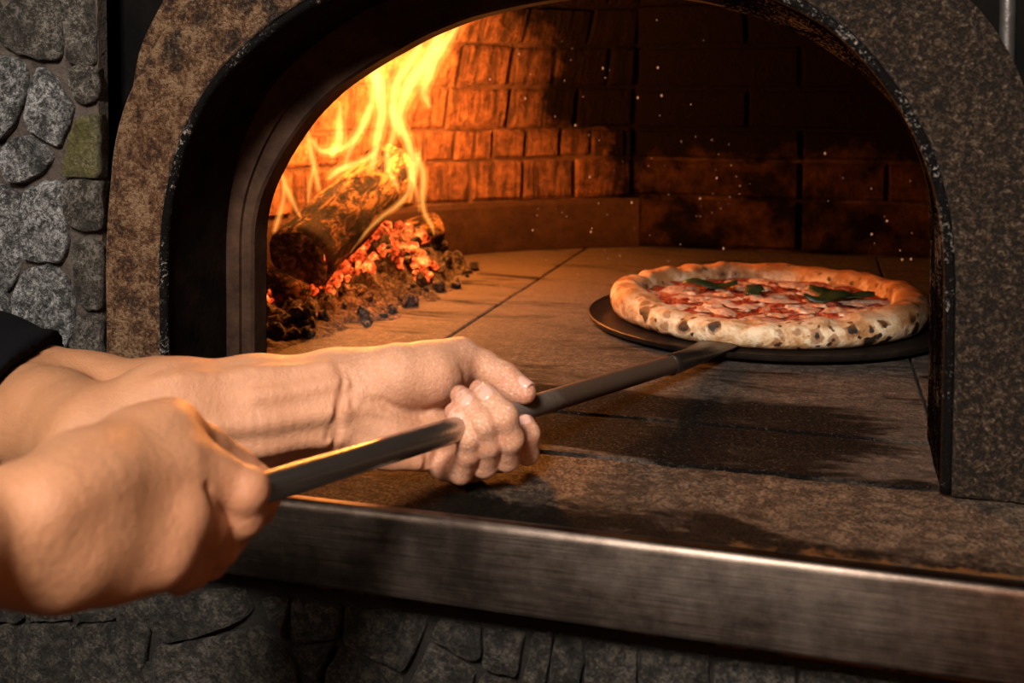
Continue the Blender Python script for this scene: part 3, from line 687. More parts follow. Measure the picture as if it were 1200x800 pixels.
# flattened socket spreading from the tube on to the blade
tip = np.array([-.079, .958, .0082]); V = []; ns = 18; rows = 14
side = np.cross(np.array([0, 0, 1.]), -d); side /= np.linalg.norm(side)
for i in range(rows):
    t = i / (rows - 1); e = t * t * (3 - 2 * t)
    base = ROD_F + d * .03; mid_ = ROD_F - d * .028; mid_[2] = .0120
    c = (1 - t) ** 2 * base + 2 * t * (1 - t) * mid_ + t * t * tip
    wx = .0084 * (1 - e) + .019 * e - .008 * max(0, t - .85) / .15; hz = .0084 * (1 - e) + .0022 * e
    for k in range(ns):
        th = 2 * math.pi * k / ns
        V.append(c + side * wx * math.cos(th) + np.array([0, 0, 1.]) * hz * math.sin(th))
F = grid_faces(rows, ns, False, True) + [tuple(range(ns))[::-1], tuple(range((rows - 1) * ns, rows * ns))]
mk('socket', V, F, BLADE, peel)

# ------------------------------------------------------------------ pizza
pz_ = np.array([PC[0], PC[1] + .002, .0066])
pizza = empty('pizza', pz_, label='baked margherita pizza with a puffed, leopard-spotted crust on the round peel', cat='pizza')
NA = 220; V = []
ang = np.linspace(0, 2 * math.pi, NA, endpoint=False)
u = np.stack([np.cos(ang), np.sin(ang), 0 * ang], 1)
Rr = .156 + .0028 * vnoise(u, 1.5) + .0016 * vnoise(u, 4)
Hh = .0270 + .0045 * vnoise(u + 5, 2.2) + .0030 * vnoise(u + 9, 6)
Ww = .034 + .006 * vnoise(u + 3, 2.6)
ps = []
for t in np.linspace(-.35, 1.0, 17):                    # crust cross-section from the outer foot over the top to the inner lip
    a_ = math.pi * (.5 + .5 * t) if False else t
    ps.append(t)
rowsV = [np.stack([0 * ang, 0 * ang, 0 * ang + .0006], 1), np.stack([.10 * u[:, 0], .10 * u[:, 1], 0 * ang + .0002], 1)]
for th in np.linspace(-1.25, 2.95, 22):
    cx = Rr - Ww * .5; hz = Hh * .5
    x = cx + Ww * .5 * math.copysign(abs(math.cos(th)) ** .8, math.cos(th)); z = hz + hz * math.copysign(abs(math.sin(th)) ** .85, math.sin(th))
    rowsV.append(np.stack([x * u[:, 0], x * u[:, 1], np.maximum(z, .0003)], 1))
rowsV.append(np.stack([.118 * u[:, 0], .118 * u[:, 1], 0 * ang + .0085], 1)); rowsV.append(np.stack([.001 * u[:, 0], .001 * u[:, 1], 0 * ang + .0085], 1))
V = np.concatenate(rowsV); nr = len(rowsV)
lump = vnoise(V, 75) * .0020 + vnoise(V, 150) * .0010
rad_ = np.linalg.norm(V[:, :2], axis=1)
m_ = (V[:, 2] > .003) & (rad_ > .115)
V[m_, 2] += lump[m_]; V[m_, :2] *= (1 + lump[m_] * 3.2)[:, None]
mk('crust', V, grid_faces(nr, NA, False, True), CRUST, pizza, matrix=Matrix.Translation(pz_))
V = []; rr = np.linspace(0.001, 1, 26)
for r in rr:
    for k in range(NA):
        R_ = r * (.1275 + .004 * vnoise(u[k] + 2, 3) + .003 * vnoise(u[k] + 1, 8))
        V.append((R_ * u[k, 0], R_ * u[k, 1], .0135 + .003 * r ** 6))
V = np.array(V); V[:, 2] += .0022 * vnoise(V, 60) + .0016 * vnoise(V, 140)
mk('sauce', V, grid_faces(26, NA, False, True), SAUCE, pizza, matrix=Matrix.Translation(pz_))
def blob(seed, sx, sy, h):
    V = []; na, nr_ = 32, 7; off = seed * 3.1
    for i in range(nr_):
        t = i / (nr_ - 1)
        for k in range(na):
            a_ = 2 * math.pi * k / na; q = np.array([math.cos(a_) + off, math.sin(a_), seed])
            R_ = (1 + .55 * vnoise(q, 1.3) + .30 * vnoise(q, 3.1)) * (1 - t)
            V.append((sx * R_ * math.cos(a_), sy * R_ * math.sin(a_), h * (1 - (1 - t) ** 2.2)))
    V = np.array(V); V[:, 2] += (.0016 * vnoise(V + off, 120) + .0008 * vnoise(V + off, 260)) * (V[:, 2] > .0003)
    me = bpy.data.meshes.new('mozzarella'); me.from_pydata([tuple(v) for v in V], [], grid_faces(nr_, na, False, True))
    for p in me.polygons: p.use_smooth = True
    me.materials.append(CHEESE); return me
blobs = [blob(1, .019, .012, .0026), blob(2, .011, .008, .0024), blob(3, .024, .009, .0022), blob(4, .008, .014, .0026), blob(5, .015, .013, .0020)]
rng = random.Random(5); spots = []
for k in range(64):
    r_ = .116 * math.sqrt((k + .5) / 64); a_ = k * 2.39996 + rng.uniform(-.25, .25)
    spots.append((r_ * math.cos(a_), r_ * math.sin(a_), rng.randrange(5)))
for x, y, k in spots:
    M = Matrix.Translation(pz_ + np.array([x, y, .0142])) @ Matrix.Rotation(rng.uniform(0, 6.28), 4, 'Z') @ Matrix.Scale(rng.uniform(.5, 1.1), 4)
    link('mozzarella', blobs[k], None, pizza, M)
def basil(L, Wd, seed):
    V = []; n1, n2 = 13, 7
    for i in range(n1):
        t = i / (n1 - 1); w_ = Wd * math.sin(math.pi * min(1, t * .97 + .03)) ** .75
        for j in range(n2):
            s = j / (n2 - 1) * 2 - 1
            V.append((L * (t - .5), w_ * s, .0035 * (1 - s * s) * .6 + .003 * math.sin(t * 7 + seed) + .0016 * math.sin(s * 5 + t * 9 + seed)))
    n = len(V); V2 = V + [(x, y, z - .0007) for x, y, z in V]
    F = grid_faces(n1, n2); F += [tuple(i + n for i in f[::-1]) for f in F]
    bd = [j for j in range(n2)] + [i * n2 + n2 - 1 for i in range(1, n1)] + [(n1 - 1) * n2 + j for j in range(n2 - 2, -1, -1)] + [i * n2 for i in range(n1 - 2, 0, -1)]
    F += [(a_, b_, b_ + n, a_ + n) for a_, b_ in zip(bd, bd[1:] + bd[:1])]
    return V2, F
for k, (x, y, a_, L, Wd) in enumerate(((-.060, .050, .25, .058, .015), (.073, .030, -.3, .066, .017), (.060, .012, .5, .052, .014), (-.012, .026, 1.2, .030, .010))):
    V, F = basil(L, Wd, k * 1.3)
    mk('basil_leaf', V, F, BASIL, pizza, matrix=Matrix.Translation(pz_ + np.array([x, y, .0195])) @ Matrix.Rotation(a_, 4, 'Z'))

# ------------------------------------------------------------------ ash bed, logs, coals
AP = np.array([(-.470, .795), (-.435, .93), (-.415, 1.05), (-.418, 1.18), (-.435, 1.31), (-.49, 1.37), (-.565, 1.27), (-.63, 1.155), (-.665, 1.03), (-.665, .86), (-.60, .79)])
def pdist(p):                              # signed distance inside the ash outline
    p = np.asarray(p, float); dm = np.full(p.shape[:-1], 9.); ins = np.zeros(p.shape[:-1], bool)
    for a_, b_ in zip(AP, np.roll(AP, -1, 0)):
        e = b_ - a_; t = np.clip(((p - a_) @ e) / (e @ e), 0, 1); dm = np.minimum(dm, np.linalg.norm(p - a_ - t[..., None] * e, axis=-1))
        c = ((a_[1] > p[..., 1]) != (b_[1] > p[..., 1])) & (p[..., 0] < (b_[0] - a_[0]) * (p[..., 1] - a_[1]) / (b_[1] - a_[1] + 1e-12) + a_[0]); ins ^= c
    return np.where(ins, dm, -dm)
def ash_h(x, y):
    x = np.asarray(x, float); y = np.asarray(y, float); p3 = np.stack([x, y, 0 * x], -1)
    dd = pdist(np.stack([x, y], -1)) + .018 * vnoise(p3, 22) + .010 * vnoise(p3, 60)
    g = np.exp(-(((x + .505) / .07) ** 2 + ((y - 1.20) / .10) ** 2)) * .040
    t = np.clip(dd / .06, 0, 1)
    return np.where(dd > 0, t * (.009 + .008 * (vnoise(p3, 40) + .6) + .006 * vnoise(p3, 110) + .005 * vnoise(p3, 240)) + g * np.clip(dd / .04, 0, 1), -.004)
nx, ny = 110, 230
X, Y = np.meshgrid(np.linspace(-.68, -.39, nx), np.linspace(.78, 1.39, ny), indexing='ij')
Hm = ash_h(X, Y)
V = np.stack([X, Y, Hm], -1).reshape(-1, 3)
F = [f for f in grid_faces(nx, ny) if max(V[i, 2] for i in f) > -.002]
used = sorted({i for f in F for i in f}); mp = {i: k for k, i in enumerate(used)}
tag(mk('ash_bed', V[used], [tuple(mp[i] for i in f) for f in F], ASH), 'bed of grey-brown wood ash and cinders under the burning log', 'ash', kind='stuff')
def log(name, A, B, ra, rb, label, seed, nseg=30, nl=34):
    A, B = np.array(A), np.array(B); root = empty(name, tuple(A), label=label, cat='log', group='logs in the fire')
    ax = B - A; L = np.linalg.norm(ax); ax /= L
    M = Matrix.Translation(A) @ Vector((0, 0, 1)).rotation_difference(Vector(ax)).to_matrix().to_4x4()
    V = []
    for i in range(nl):
        t = i / (nl - 1); r = ra * (1 - t) + rb * t
        if i == 0: r *= .93
        for k in range(nseg):
            th = 2 * math.pi * k / nseg; q = np.array([math.cos(th) * .5 + seed, math.sin(th) * .5, t * L * 7])
            r2 = r * (1 + .07 * vnoise(q, 1.2) + .07 * vnoise(q, 3.5) + .05 * vnoise(q * [1, 1, .35], 9))
            V.append((r2 * math.cos(th), r2 * math.sin(th), t * L))
    F = grid_faces(nl, nseg, False, True) + [tuple(range((nl - 1) * nseg, nl * nseg))]
    mk('bark', V, F, BARK, root, matrix=M)
    V2 = []; rows = [(.99, .0), (.9, -.002), (.6, .001), (.3, .004)]
    for k_, dz in rows:
        for k in range(nseg):
            x, y, _ = V[k]; V2.append((x * k_, y * k_, dz + .003 * vnoise(np.array([x, y, seed]), 120)))
    V2.append((0, 0, .005)); F = grid_faces(4, nseg, False, True) + [(3 * nseg + k, 3 * nseg + (k + 1) % nseg, 4 * nseg) for k in range(nseg)]
    mk('cut_end', V2, F, CHAR, root, matrix=M)
log('firewood_log', (-0.5416, 1.0274, 0.0472), (-0.5193, 1.2307, 0.1316), .0405, .037, 'thick bark-covered log with a charred black end, burning on top of the embers', 1)
log('firewood_log', (-0.5566, 1.1838, 0.0290), (-0.4768, 1.2814, 0.0558), .022, .020, 'short blackened log lying behind the glowing embers', 4)
log('firewood_log', (-0.5736, 1.0017, 0.0323), (-0.5111, 0.9725, 0.0199), .017, .014, 'small charred branch in the ash at the foot of the thick log', 7)
def lump(seed):
    bm = bmesh.new(); bmesh.ops.create_icosphere(bm, subdivisions=2, radius=1)
    for v in bm.verts:
        p = np.array(v.co); v.co = Vector(p * (1 + .34 * float(vnoise(p + seed * 2.3, .9)) + .34 * float(vnoise(p + seed, 2.3))))
    me = bpy.data.meshes.new('lump'); bm.to_mesh(me); bm.free(); return me
lumps = [lump(k) for k in range(6)]
emb = [m_.copy() for m_ in lumps]
for m_ in lumps: m_.materials.append(CHAR)
for m_ in emb: m_.materials.append(EMBER)
rng = random.Random(8); placed = []
def put(name, me, x, y, s, label, group, up=.35):
    z = float(ash_h(x, y)); z = max(z, 0) + s * up
    o = bpy.data.objects.new(name, me); col.objects.link(o); o.location = (x, y, z)
    o.rotation_euler = (rng.uniform(0, 6), rng.uniform(0, 6), rng.uniform(0, 6)); o.scale = (s * rng.uniform(.7, 1.3), s * rng.uniform(.7, 1.1), s * rng.uniform(.55, .9))
    tag(o, label, 'coal' if 'charcoal' in name else 'ember', group)
n = 0
while n < 230:
    x, y = rng.uniform(-.67, -.40), rng.uniform(.79, 1.39); dd = float(pdist(np.array([x, y]))) 
    if dd < -.006: continue
    if dd > .07 and rng.random() < .5: continue
    put('charcoal_lump', lumps[rng.randrange(6)], x, y, rng.choice((.0028, .0035, .0045, .0055, .007, .0095)), 'small black and grey charcoal lump scattered in the ash', 'charcoal lumps in the ash'); n += 1
glow = [(-0.5190, 1.0809, 0.0120), (-0.5197, 1.1329, 0.0200), (-0.5132, 1.1677, 0.0250), (-0.4997, 1.1937, 0.0300), (-0.4644, 1.1694, 0.0300), (-0.5376, 1.1480, 0.0300), (-0.5173, 1.1772, 0.0400), (-0.4985, 1.2127, 0.0400), (-0.5526, 0.9944, 0.0100), (-0.5130, 1.0407, 0.0100), (-0.4499, 1.1599, 0.0250), (-0.4983, 1.0977, 0.0150), (-0.4860, 1.1427, 0.0200)]
for k in range(130):
    g = glow[rng.randrange(len(glow))] if k > 6 else glow[8]
    put('glowing_ember', emb[rng.randrange(6)], g[0] + rng.gauss(0, .010), g[1] + rng.gauss(0, .018), rng.choice((.005, .0065, .008, .011)), 'red-hot ember glowing in the heap beside the thick log', 'glowing embers by the log', .5)

# ------------------------------------------------------------------ flames and glowing specks
fire = empty('fire', (-0.5022, 1.1191, 0.0904), label='tall yellow-orange flames licking over the burning log', cat='fire')
FP = [
 [(-0.5011, 1.1318, 0.1339, 0.0070), (-0.5008, 1.1439, 0.1681, 0.0120), (-0.4986, 1.1568, 0.2079, 0.0160), (-0.5028, 1.1569, 0.2381, 0.0190), (-0.5167, 1.1541, 0.2663, 0.0130), (-0.5228, 1.1533, 0.2864, 0.0030)],
 [(-0.4626, 1.1630, 0.1122, 0.0050), (-0.4688, 1.1736, 0.1569, 0.0100), (-0.4848, 1.1812, 0.1973, 0.0130), (-0.4812, 1.1943, 0.2332, 0.0160), (-0.4634, 1.2115, 0.2675, 0.0160), (-0.4522, 1.2265, 0.2961, 0.0130), (-0.4409, 1.2418, 0.3283, 0.0040)],
 [(-0.5307, 1.0598, 0.1168, 0.0040), (-0.5402, 1.0586, 0.1526, 0.0070), (-0.5442, 1.0586, 0.1762, 0.0060), (-0.5462, 1.0588, 0.1941, 0.0020)],
 [(-0.5442, 1.0588, 0.1809, 0.0040), (-0.5377, 1.0704, 0.1653, 0.0080), (-0.5275, 1.0838, 0.1647, 0.0100), (-0.5116, 1.0992, 0.1719, 0.0090), (-0.5054, 1.1230, 0.1965, 0.0090), (-0.5022, 1.1354, 0.2201, 0.0050)],
 [(-0.5248, 1.0737, 0.1557, 0.0070), (-0.5168, 1.0770, 0.1757, 0.0110), (-0.5187, 1.0879, 0.1992, 0.0080), (-0.5236, 1.0875, 0.2222, 0.0020)],
 [(-0.5549, 1.0123, 0.1461, 0.0020), (-0.5494, 1.0132, 0.1297, 0.0060), (-0.5404, 1.0149, 0.1096, 0.0050), (-0.5333, 1.0163, 0.0951, 0.0020)], [(-0.5561, 0.9985, 0.0791, 0.0030), (-0.5494, 1.0015, 0.1035, 0.0060), (-0.5463, 1.0035, 0.1269, 0.0040), (-0.5482, 1.0037, 0.1432, 0.0010)],
 [(-0.5376, 1.0365, 0.1076, 0.0030), (-0.5351, 1.0381, 0.1261, 0.0050), (-0.5346, 1.0495, 0.1458, 0.0030), (-0.5303, 1.0515, 0.1607, 0.0010)],
 [(-0.4564, 1.1670, 0.1595, 0.0060), (-0.4521, 1.1665, 0.1223, 0.0080), (-0.4462, 1.1567, 0.0981, 0.0060), (-0.4392, 1.1578, 0.0761, 0.0050), (-0.4298, 1.1494, 0.0615, 0.0020)],
 [(-0.4567, 1.1567, 0.1661, 0.0080), (-0.4582, 1.1550, 0.1381, 0.0070), (-0.4628, 1.1421, 0.1130, 0.0060), (-0.4758, 1.1270, 0.0943, 0.0050), (-0.4904, 1.1116, 0.0798, 0.0040), (-0.5023, 1.0864, 0.0612, 0.0030), (-0.5070, 1.0740, 0.0474, 0.0010)],
 [(-0.4862, 1.1375, 0.1626, 0.0060), (-0.4822, 1.1377, 0.1408, 0.0070), (-0.4744, 1.1393, 0.1249, 0.0060), (-0.4685, 1.1403, 0.1111, 0.0020)], [(-0.4832, 1.1513, 0.2180, 0.0090), (-0.4809, 1.1506, 0.1880, 0.0090), (-0.4833, 1.1382, 0.1586, 0.0060), (-0.4819, 1.1270, 0.1346, 0.0020)],
 [(-0.5085, 1.1109, 0.1793, 0.0040), (-0.5035, 1.1236, 0.1985, 0.0080), (-0.4985, 1.1369, 0.2280, 0.0100), (-0.4971, 1.1489, 0.2530, 0.0080), (-0.4927, 1.1617, 0.2784, 0.0030)], [(-0.4769, 1.1615, 0.1726, 0.0060), (-0.4880, 1.1703, 0.2077, 0.0100), (-0.4874, 1.1826, 0.2433, 0.0120), (-0.4738, 1.1986, 0.2796, 0.0100), (-0.4658, 1.2126, 0.3059, 0.0030)],
 [(-0.4541, 1.2011, 0.2074, 0.0040), (-0.4613, 1.2001, 0.2332, 0.0100), (-0.4573, 1.2129, 0.2592, 0.0130), (-0.4451, 1.2283, 0.2887, 0.0120), (-0.4288, 1.2554, 0.3216, 0.0040)], [(-0.5273, 1.0615, 0.1318, 0.0040), (-0.5173, 1.0753, 0.1424, 0.0090), (-0.5039, 1.1005, 0.1507, 0.0090), (-0.4936, 1.1248, 0.1612, 0.0050)],
 [(-0.5119, 1.0771, 0.1462, 0.0030), (-0.5109, 1.0885, 0.1609, 0.0070), (-0.5043, 1.1017, 0.1797, 0.0050), (-0.5007, 1.1033, 0.1932, 0.0020)], [(-0.4607, 1.1421, 0.0992, 0.0030), (-0.4590, 1.1541, 0.1241, 0.0060), (-0.4572, 1.1662, 0.1474, 0.0050), (-0.4536, 1.1682, 0.1696, 0.0020)],
 [(-0.4565, 1.1636, 0.0870, 0.0020), (-0.4624, 1.1734, 0.1102, 0.0050), (-0.4705, 1.1722, 0.1366, 0.0050), (-0.4766, 1.1714, 0.1590, 0.0020)],
]
SHELLS = {}
for i, T in enumerate(FP):
    T = np.array(T); C_ = catmull(T, 24)
    wob = np.stack([vnoise(C_[:, :3] + 7 * i, 45), .5 * vnoise(C_[:, :3] + 7 * i + 3, 45), .3 * vnoise(C_[:, :3] + 3 * i, 45)], 1) * .0035
    P = C_[:, :3] + wob; R = np.maximum(C_[:, 3], .0012) * (1 + .22 * vnoise(P + i, 60))
    R[0] *= .3; R[-1] *= .3
    V, F = tube(P, R, 14, .75); outer = mk('flame_tongue', V, F, FL_O, fire)
    V, F = tube(P[1:-1], R[1:-1] * .50, 12, .75); mk('flame_core', V, F, FL_I, outer)
HZ = [[(-0.4876, 1.1487, 0.1880, 0.0200), (-0.4815, 1.1736, 0.2382, 0.0360), (-0.4686, 1.2108, 0.2852, 0.0450), (-0.4442, 1.2512, 0.3290, 0.0350), (-0.4203, 1.2809, 0.3684, 0.0120)]]
for T in HZ:
    C_ = catmull(np.array(T), 20); V, F = tube(C_[:, :3], C_[:, 3], 18, .6); mk('flame_glow', V, F, FL_H, fire)
# emissive specks: flying embers, plus stand-ins for glints on the back wall
V, F = [], []; rng = random.Random(21)
cl = [((-0.1549, 1.4120, 0.1660), .03, 7), ((-0.1102, 1.4433, 0.1079), .014, 7), ((-0.1385, 1.4338, 0.0793), .022, 9), ((0.0616, 1.4521, 0.1113), .03, 5), ((0.0838, 1.4556, 0.0445), .025, 8), ((-0.1790, 1.3467, 0.0322), .025, 7), ((-0.2905, 1.3477, 0.0835), .06, 30), ((-0.3165, 1.1492, 0.0153), .05, 10), ((-0.2651, 1.2778, 0.2175), .07, 30)]
for c, sp, k in cl:
    for _ in range(k):
        p = np.array([rng.gauss(c[0], sp), c[1] + rng.gauss(0, .01), rng.gauss(c[2], sp * .8)]); r = rng.choice((.0003, .0004, .0004, .0005, .0006, .0011)) 
        if p[2] < .003: continue
        b = len(V); V += [p + np.array(q) * r for q in ((1, 0, 0), (-1, 0, 0), (0, 1, 0), (0, -1, 0), (0, 0, 1.5), (0, 0, -1.5))]
        F += [(b + i, b + j, b + m_) for i, j, m_ in ((0, 2, 4), (2, 1, 4), (1, 3, 4), (3, 0, 4), (2, 0, 5), (1, 2, 5), (3, 1, 5), (0, 3, 5))]
tag(mk('spark_glints', V, F, SPARK_GLINT, smooth=False), 'tiny orange flying embers and made-up glints off flakes, in front of the dark back wall', 'spark_glints', kind='stuff')
# ------------------------------------------------------------------ the cook: two arms in one skin
def smin(a, b, k):
    h = np.maximum(k - np.abs(a - b), 0) / k; return np.minimum(a, b) - h * h * k * .25
def smax(a, b, k): return -smin(-a, -b, k)
def seg(P, a, b):                          # a, b = (x, y, z, r): tapered capsule
    a = np.asarray(a, float); b = np.asarray(b, float); ba = b[:3] - a[:3]; pa = P - a[:3]
    t = np.clip((pa @ ba) / (ba @ ba + 1e-12), 0, 1)
    return np.linalg.norm(pa - t[:, None] * ba, axis=1) - (a[3] + t * (b[3] - a[3]))
def chain(P, J, k):
    d = None
    for a, b in zip(J[:-1], J[1:]):
        s = seg(P, a, b); d = s if d is None else smin(d, s, k)
    return d
def surface(f, lo, hi, h, nb=16):
    lo = np.asarray(lo, float); n = np.ceil((np.asarray(hi) - lo) / h / nb).astype(int); N = n * nb + 2
    bi = np.stack(np.meshgrid(*[np.arange(k) for k in n], indexing='ij'), -1).reshape(-1, 3)
    c = lo + (bi + .5) * nb * h
    bi = bi[np.abs(f(c)) < nb * h * .92 + .006]
    g = np.stack(np.meshgrid(*[np.arange(nb + 1)] * 3, indexing='ij'), -1).reshape(-1, 3)
    key = lambda q: (q[..., 0] * N[1] + q[..., 1]) * N[2] + q[..., 2]
    VK, VP, Q = [], [], []
    for b in bi:
        b0 = b * nb; D = f(lo + (b0 + g) * h).reshape(nb + 1, nb + 1, nb + 1); S = D < 0
        if S.all() or not S.any(): continue
        cnt = np.zeros((nb, nb, nb)); acc = np.zeros((nb, nb, nb, 3))
        for ax in range(3):
            for u_ in (0, 1):
                for v_ in (0, 1):
                    o = [0, 0, 0]; oth = [i for i in range(3) if i != ax]; o[oth[0]] = u_; o[oth[1]] = v_
                    A = D[o[0]:o[0] + nb, o[1]:o[1] + nb, o[2]:o[2] + nb]; o2 = list(o); o2[ax] += 1
                    B = D[o2[0]:o2[0] + nb, o2[1]:o2[1] + nb, o2[2]:o2[2] + nb]
                    x = (A < 0) != (B < 0); t = np.where(x, A / np.where(x, A - B, 1), 0)
                    cnt += x
                    for q in range(3): acc[..., q] += np.where(x, o[q] + (t if q == ax else 0), 0)
        m = np.argwhere(cnt > 0); VK.append(key(m + b0)); VP.append(lo + (b0 + m + acc[cnt > 0] / cnt[cnt > 0][:, None]) * h)
        for ax in range(3):
            A = S[:nb, :nb, :nb]; sl = [slice(0, nb)] * 3; sl[ax] = slice(1, nb + 1); B = S[tuple(sl)]
            e = np.argwhere(A != B)
            if not len(e): continue
            ins = A[tuple(e.T)]; e = e + b0; u_, v_ = np.zeros(3, int), np.zeros(3, int); u_[(ax + 1) % 3] = 1; v_[(ax + 2) % 3] = 1
            q = np.stack([key(e - u_ - v_), key(e - v_), key(e), key(e - u_)], 1); q[~ins] = q[~ins][:, ::-1]; Q.append(q)
    VK = np.concatenate(VK); VP = np.concatenate(VP); Q = np.concatenate(Q)
    o = np.argsort(VK); VK = VK[o]; VP = VP[o]
    I = np.searchsorted(VK, Q); I = np.minimum(I, len(VK) - 1); ok = (VK[I] == Q).all(1); I = I[ok]
    for _ in range(2):                      # settle the vertices on the surface
        e = h * .5; d0 = f(VP); G = np.stack([f(VP + e * np.eye(3)[q]) - d0 for q in range(3)], 1) / e
        VP = VP - np.clip(d0, -h, h)[:, None] * G / np.maximum((G * G).sum(1), .3)[:, None]
    return VP, I

# ---- left arm: palm turned up to the light, fingers wrapped round the tube from below
LA = dict(
 upper=[(-0.3504, 0.5663, 0.0438, 0.01719), (-0.3922, 0.5637, 0.0369, 0.02483), (-0.4476, 0.5622, 0.0316, 0.02960), (-0.5284, 0.5637, 0.0382, 0.03438), (-0.5895, 0.5757, 0.0397, 0.03629)],
 fore=[(-0.3718, 0.4800, 0.0350, 0.03247), (-0.3460, 0.5049, 0.0457, 0.03295), (-0.3107, 0.5362, 0.0454, 0.03008), (-0.2820, 0.5566, 0.0465, 0.02626), (-0.2662, 0.5672, 0.0463, 0.02578)],
 link=[(-0.3718, 0.4801, 0.0387, 0.03152), (-0.4318, 0.5122, 0.0350, 0.02960), (-0.4858, 0.5461, 0.0330, 0.02960)],
 palm1=[(-0.2728, 0.5696, 0.0543, 0.02005), (-0.2490, 0.5846, 0.0553, 0.01910), (-0.2241, 0.6138, 0.0549, 0.01528), (-0.2066, 0.6284, 0.0438, 0.01241)],
 palm2=[(-0.2693, 0.5618, 0.0364, 0.01814), (-0.2466, 0.5722, 0.0311, 0.01910), (-0.2250, 0.5861, 0.0226, 0.01576), (-0.2128, 0.5974, 0.0160, 0.01337)],
 palm3=[(-0.2596, 0.5770, 0.0441, 0.01910), (-0.2307, 0.6010, 0.0355, 0.01623), (-0.2048, 0.6230, 0.0237, 0.01337)],
 thenar=[(-0.2587, 0.5689, 0.0587, 0.01432), (-0.2393, 0.5747, 0.0607, 0.01814), (-0.2223, 0.5866, 0.0599, 0.01671), (-0.2143, 0.6021, 0.0628, 0.01337)],
 hypo=[(-0.2580, 0.5609, 0.0311, 0.01241), (-0.2411, 0.5657, 0.0276, 0.01480), (-0.2254, 0.5759, 0.0197, 0.01289)],
 thumb1=[(-0.2269, 0.5914, 0.0625, 0.01576), (-0.2116, 0.6100, 0.0659, 0.01165)], thumb2=[(-0.2116, 0.6100, 0.0659, 0.01127), (-0.1984, 0.6136, 0.0606, 0.00936), (-0.1851, 0.6132, 0.0543, 0.00945)], thumb3=[(-0.1851, 0.6132, 0.0543, 0.00917), (-0.1770, 0.6114, 0.0496, 0.00812), (-0.1704, 0.6092, 0.0476, 0.00688)],
 prox=[[(-0.2168, 0.5962, 0.0160, 0.01050), (-0.2111, 0.5806, 0.0088, 0.00821), (-0.1959, 0.5643, 0.0124, 0.00764)], [(-0.2069, 0.6091, 0.0171, 0.01098), (-0.1982, 0.5912, 0.0059, 0.00859), (-0.1831, 0.5692, 0.0160, 0.00793)], [(-0.1962, 0.6223, 0.0182, 0.01146), (-0.1838, 0.6016, 0.0101, 0.00898), (-0.1715, 0.5748, 0.0192, 0.00821)], [(-0.1866, 0.6331, 0.0201, 0.01050), (-0.1736, 0.6186, 0.0102, 0.00840), (-0.1670, 0.6008, 0.0141, 0.00764)]],
 dist=[[(-0.1959, 0.5643, 0.0124, 0.00745), (-0.1888, 0.5571, 0.0263, 0.00668), (-0.1877, 0.5539, 0.0362, 0.00697), (-0.1896, 0.5565, 0.0415, 0.00659), (-0.1950, 0.5591, 0.0452, 0.00640), (-0.1991, 0.5620, 0.0469, 0.00554)],
       [(-0.1831, 0.5692, 0.0160, 0.00793), (-0.1777, 0.5605, 0.0311, 0.00697), (-0.1788, 0.5558, 0.0442, 0.00735), (-0.1869, 0.5607, 0.0493, 0.00678), (-0.1926, 0.5641, 0.0527, 0.00668), (-0.1978, 0.5687, 0.0550, 0.00573)],
       [(-0.1715, 0.5748, 0.0192, 0.00821), (-0.1668, 0.5658, 0.0334, 0.00745), (-0.1696, 0.5617, 0.0471, 0.00802), (-0.1771, 0.5666, 0.0514, 0.00745), (-0.1831, 0.5710, 0.0546, 0.00726), (-0.1882, 0.5756, 0.0569, 0.00611)],
       [(-0.1670, 0.6008, 0.0141, 0.00764), (-0.1646, 0.5961, 0.0271, 0.00668), (-0.1677, 0.6013, 0.0309, 0.00592)]],
)
LVEIN = [([(-0.3411, 0.4903, 0.0655, 0.00210), (-0.3067, 0.5204, 0.0677, 0.00210), (-0.2741, 0.5498, 0.0645, 0.00172)], .0006), ([(-0.3143, 0.4974, 0.0480, 0.00286), (-0.2927, 0.5236, 0.0467, 0.00286), (-0.2663, 0.5513, 0.0478, 0.00248)], .0010), ([(-0.3052, 0.4993, 0.0318, 0.00286), (-0.2857, 0.5251, 0.0348, 0.00286), (-0.2652, 0.5511, 0.0379, 0.00229)], .0012), ([(-0.2972, 0.5130, 0.0609, 0.00172), (-0.2836, 0.5366, 0.0564, 0.00210), (-0.2683, 0.5511, 0.0566, 0.00172)], .0004),
 ([(-0.2547, 0.5539, 0.0300, 0.00286), (-0.2424, 0.5622, 0.0245, 0.00325), (-0.2250, 0.5720, 0.0179, 0.00286)], .0006)]
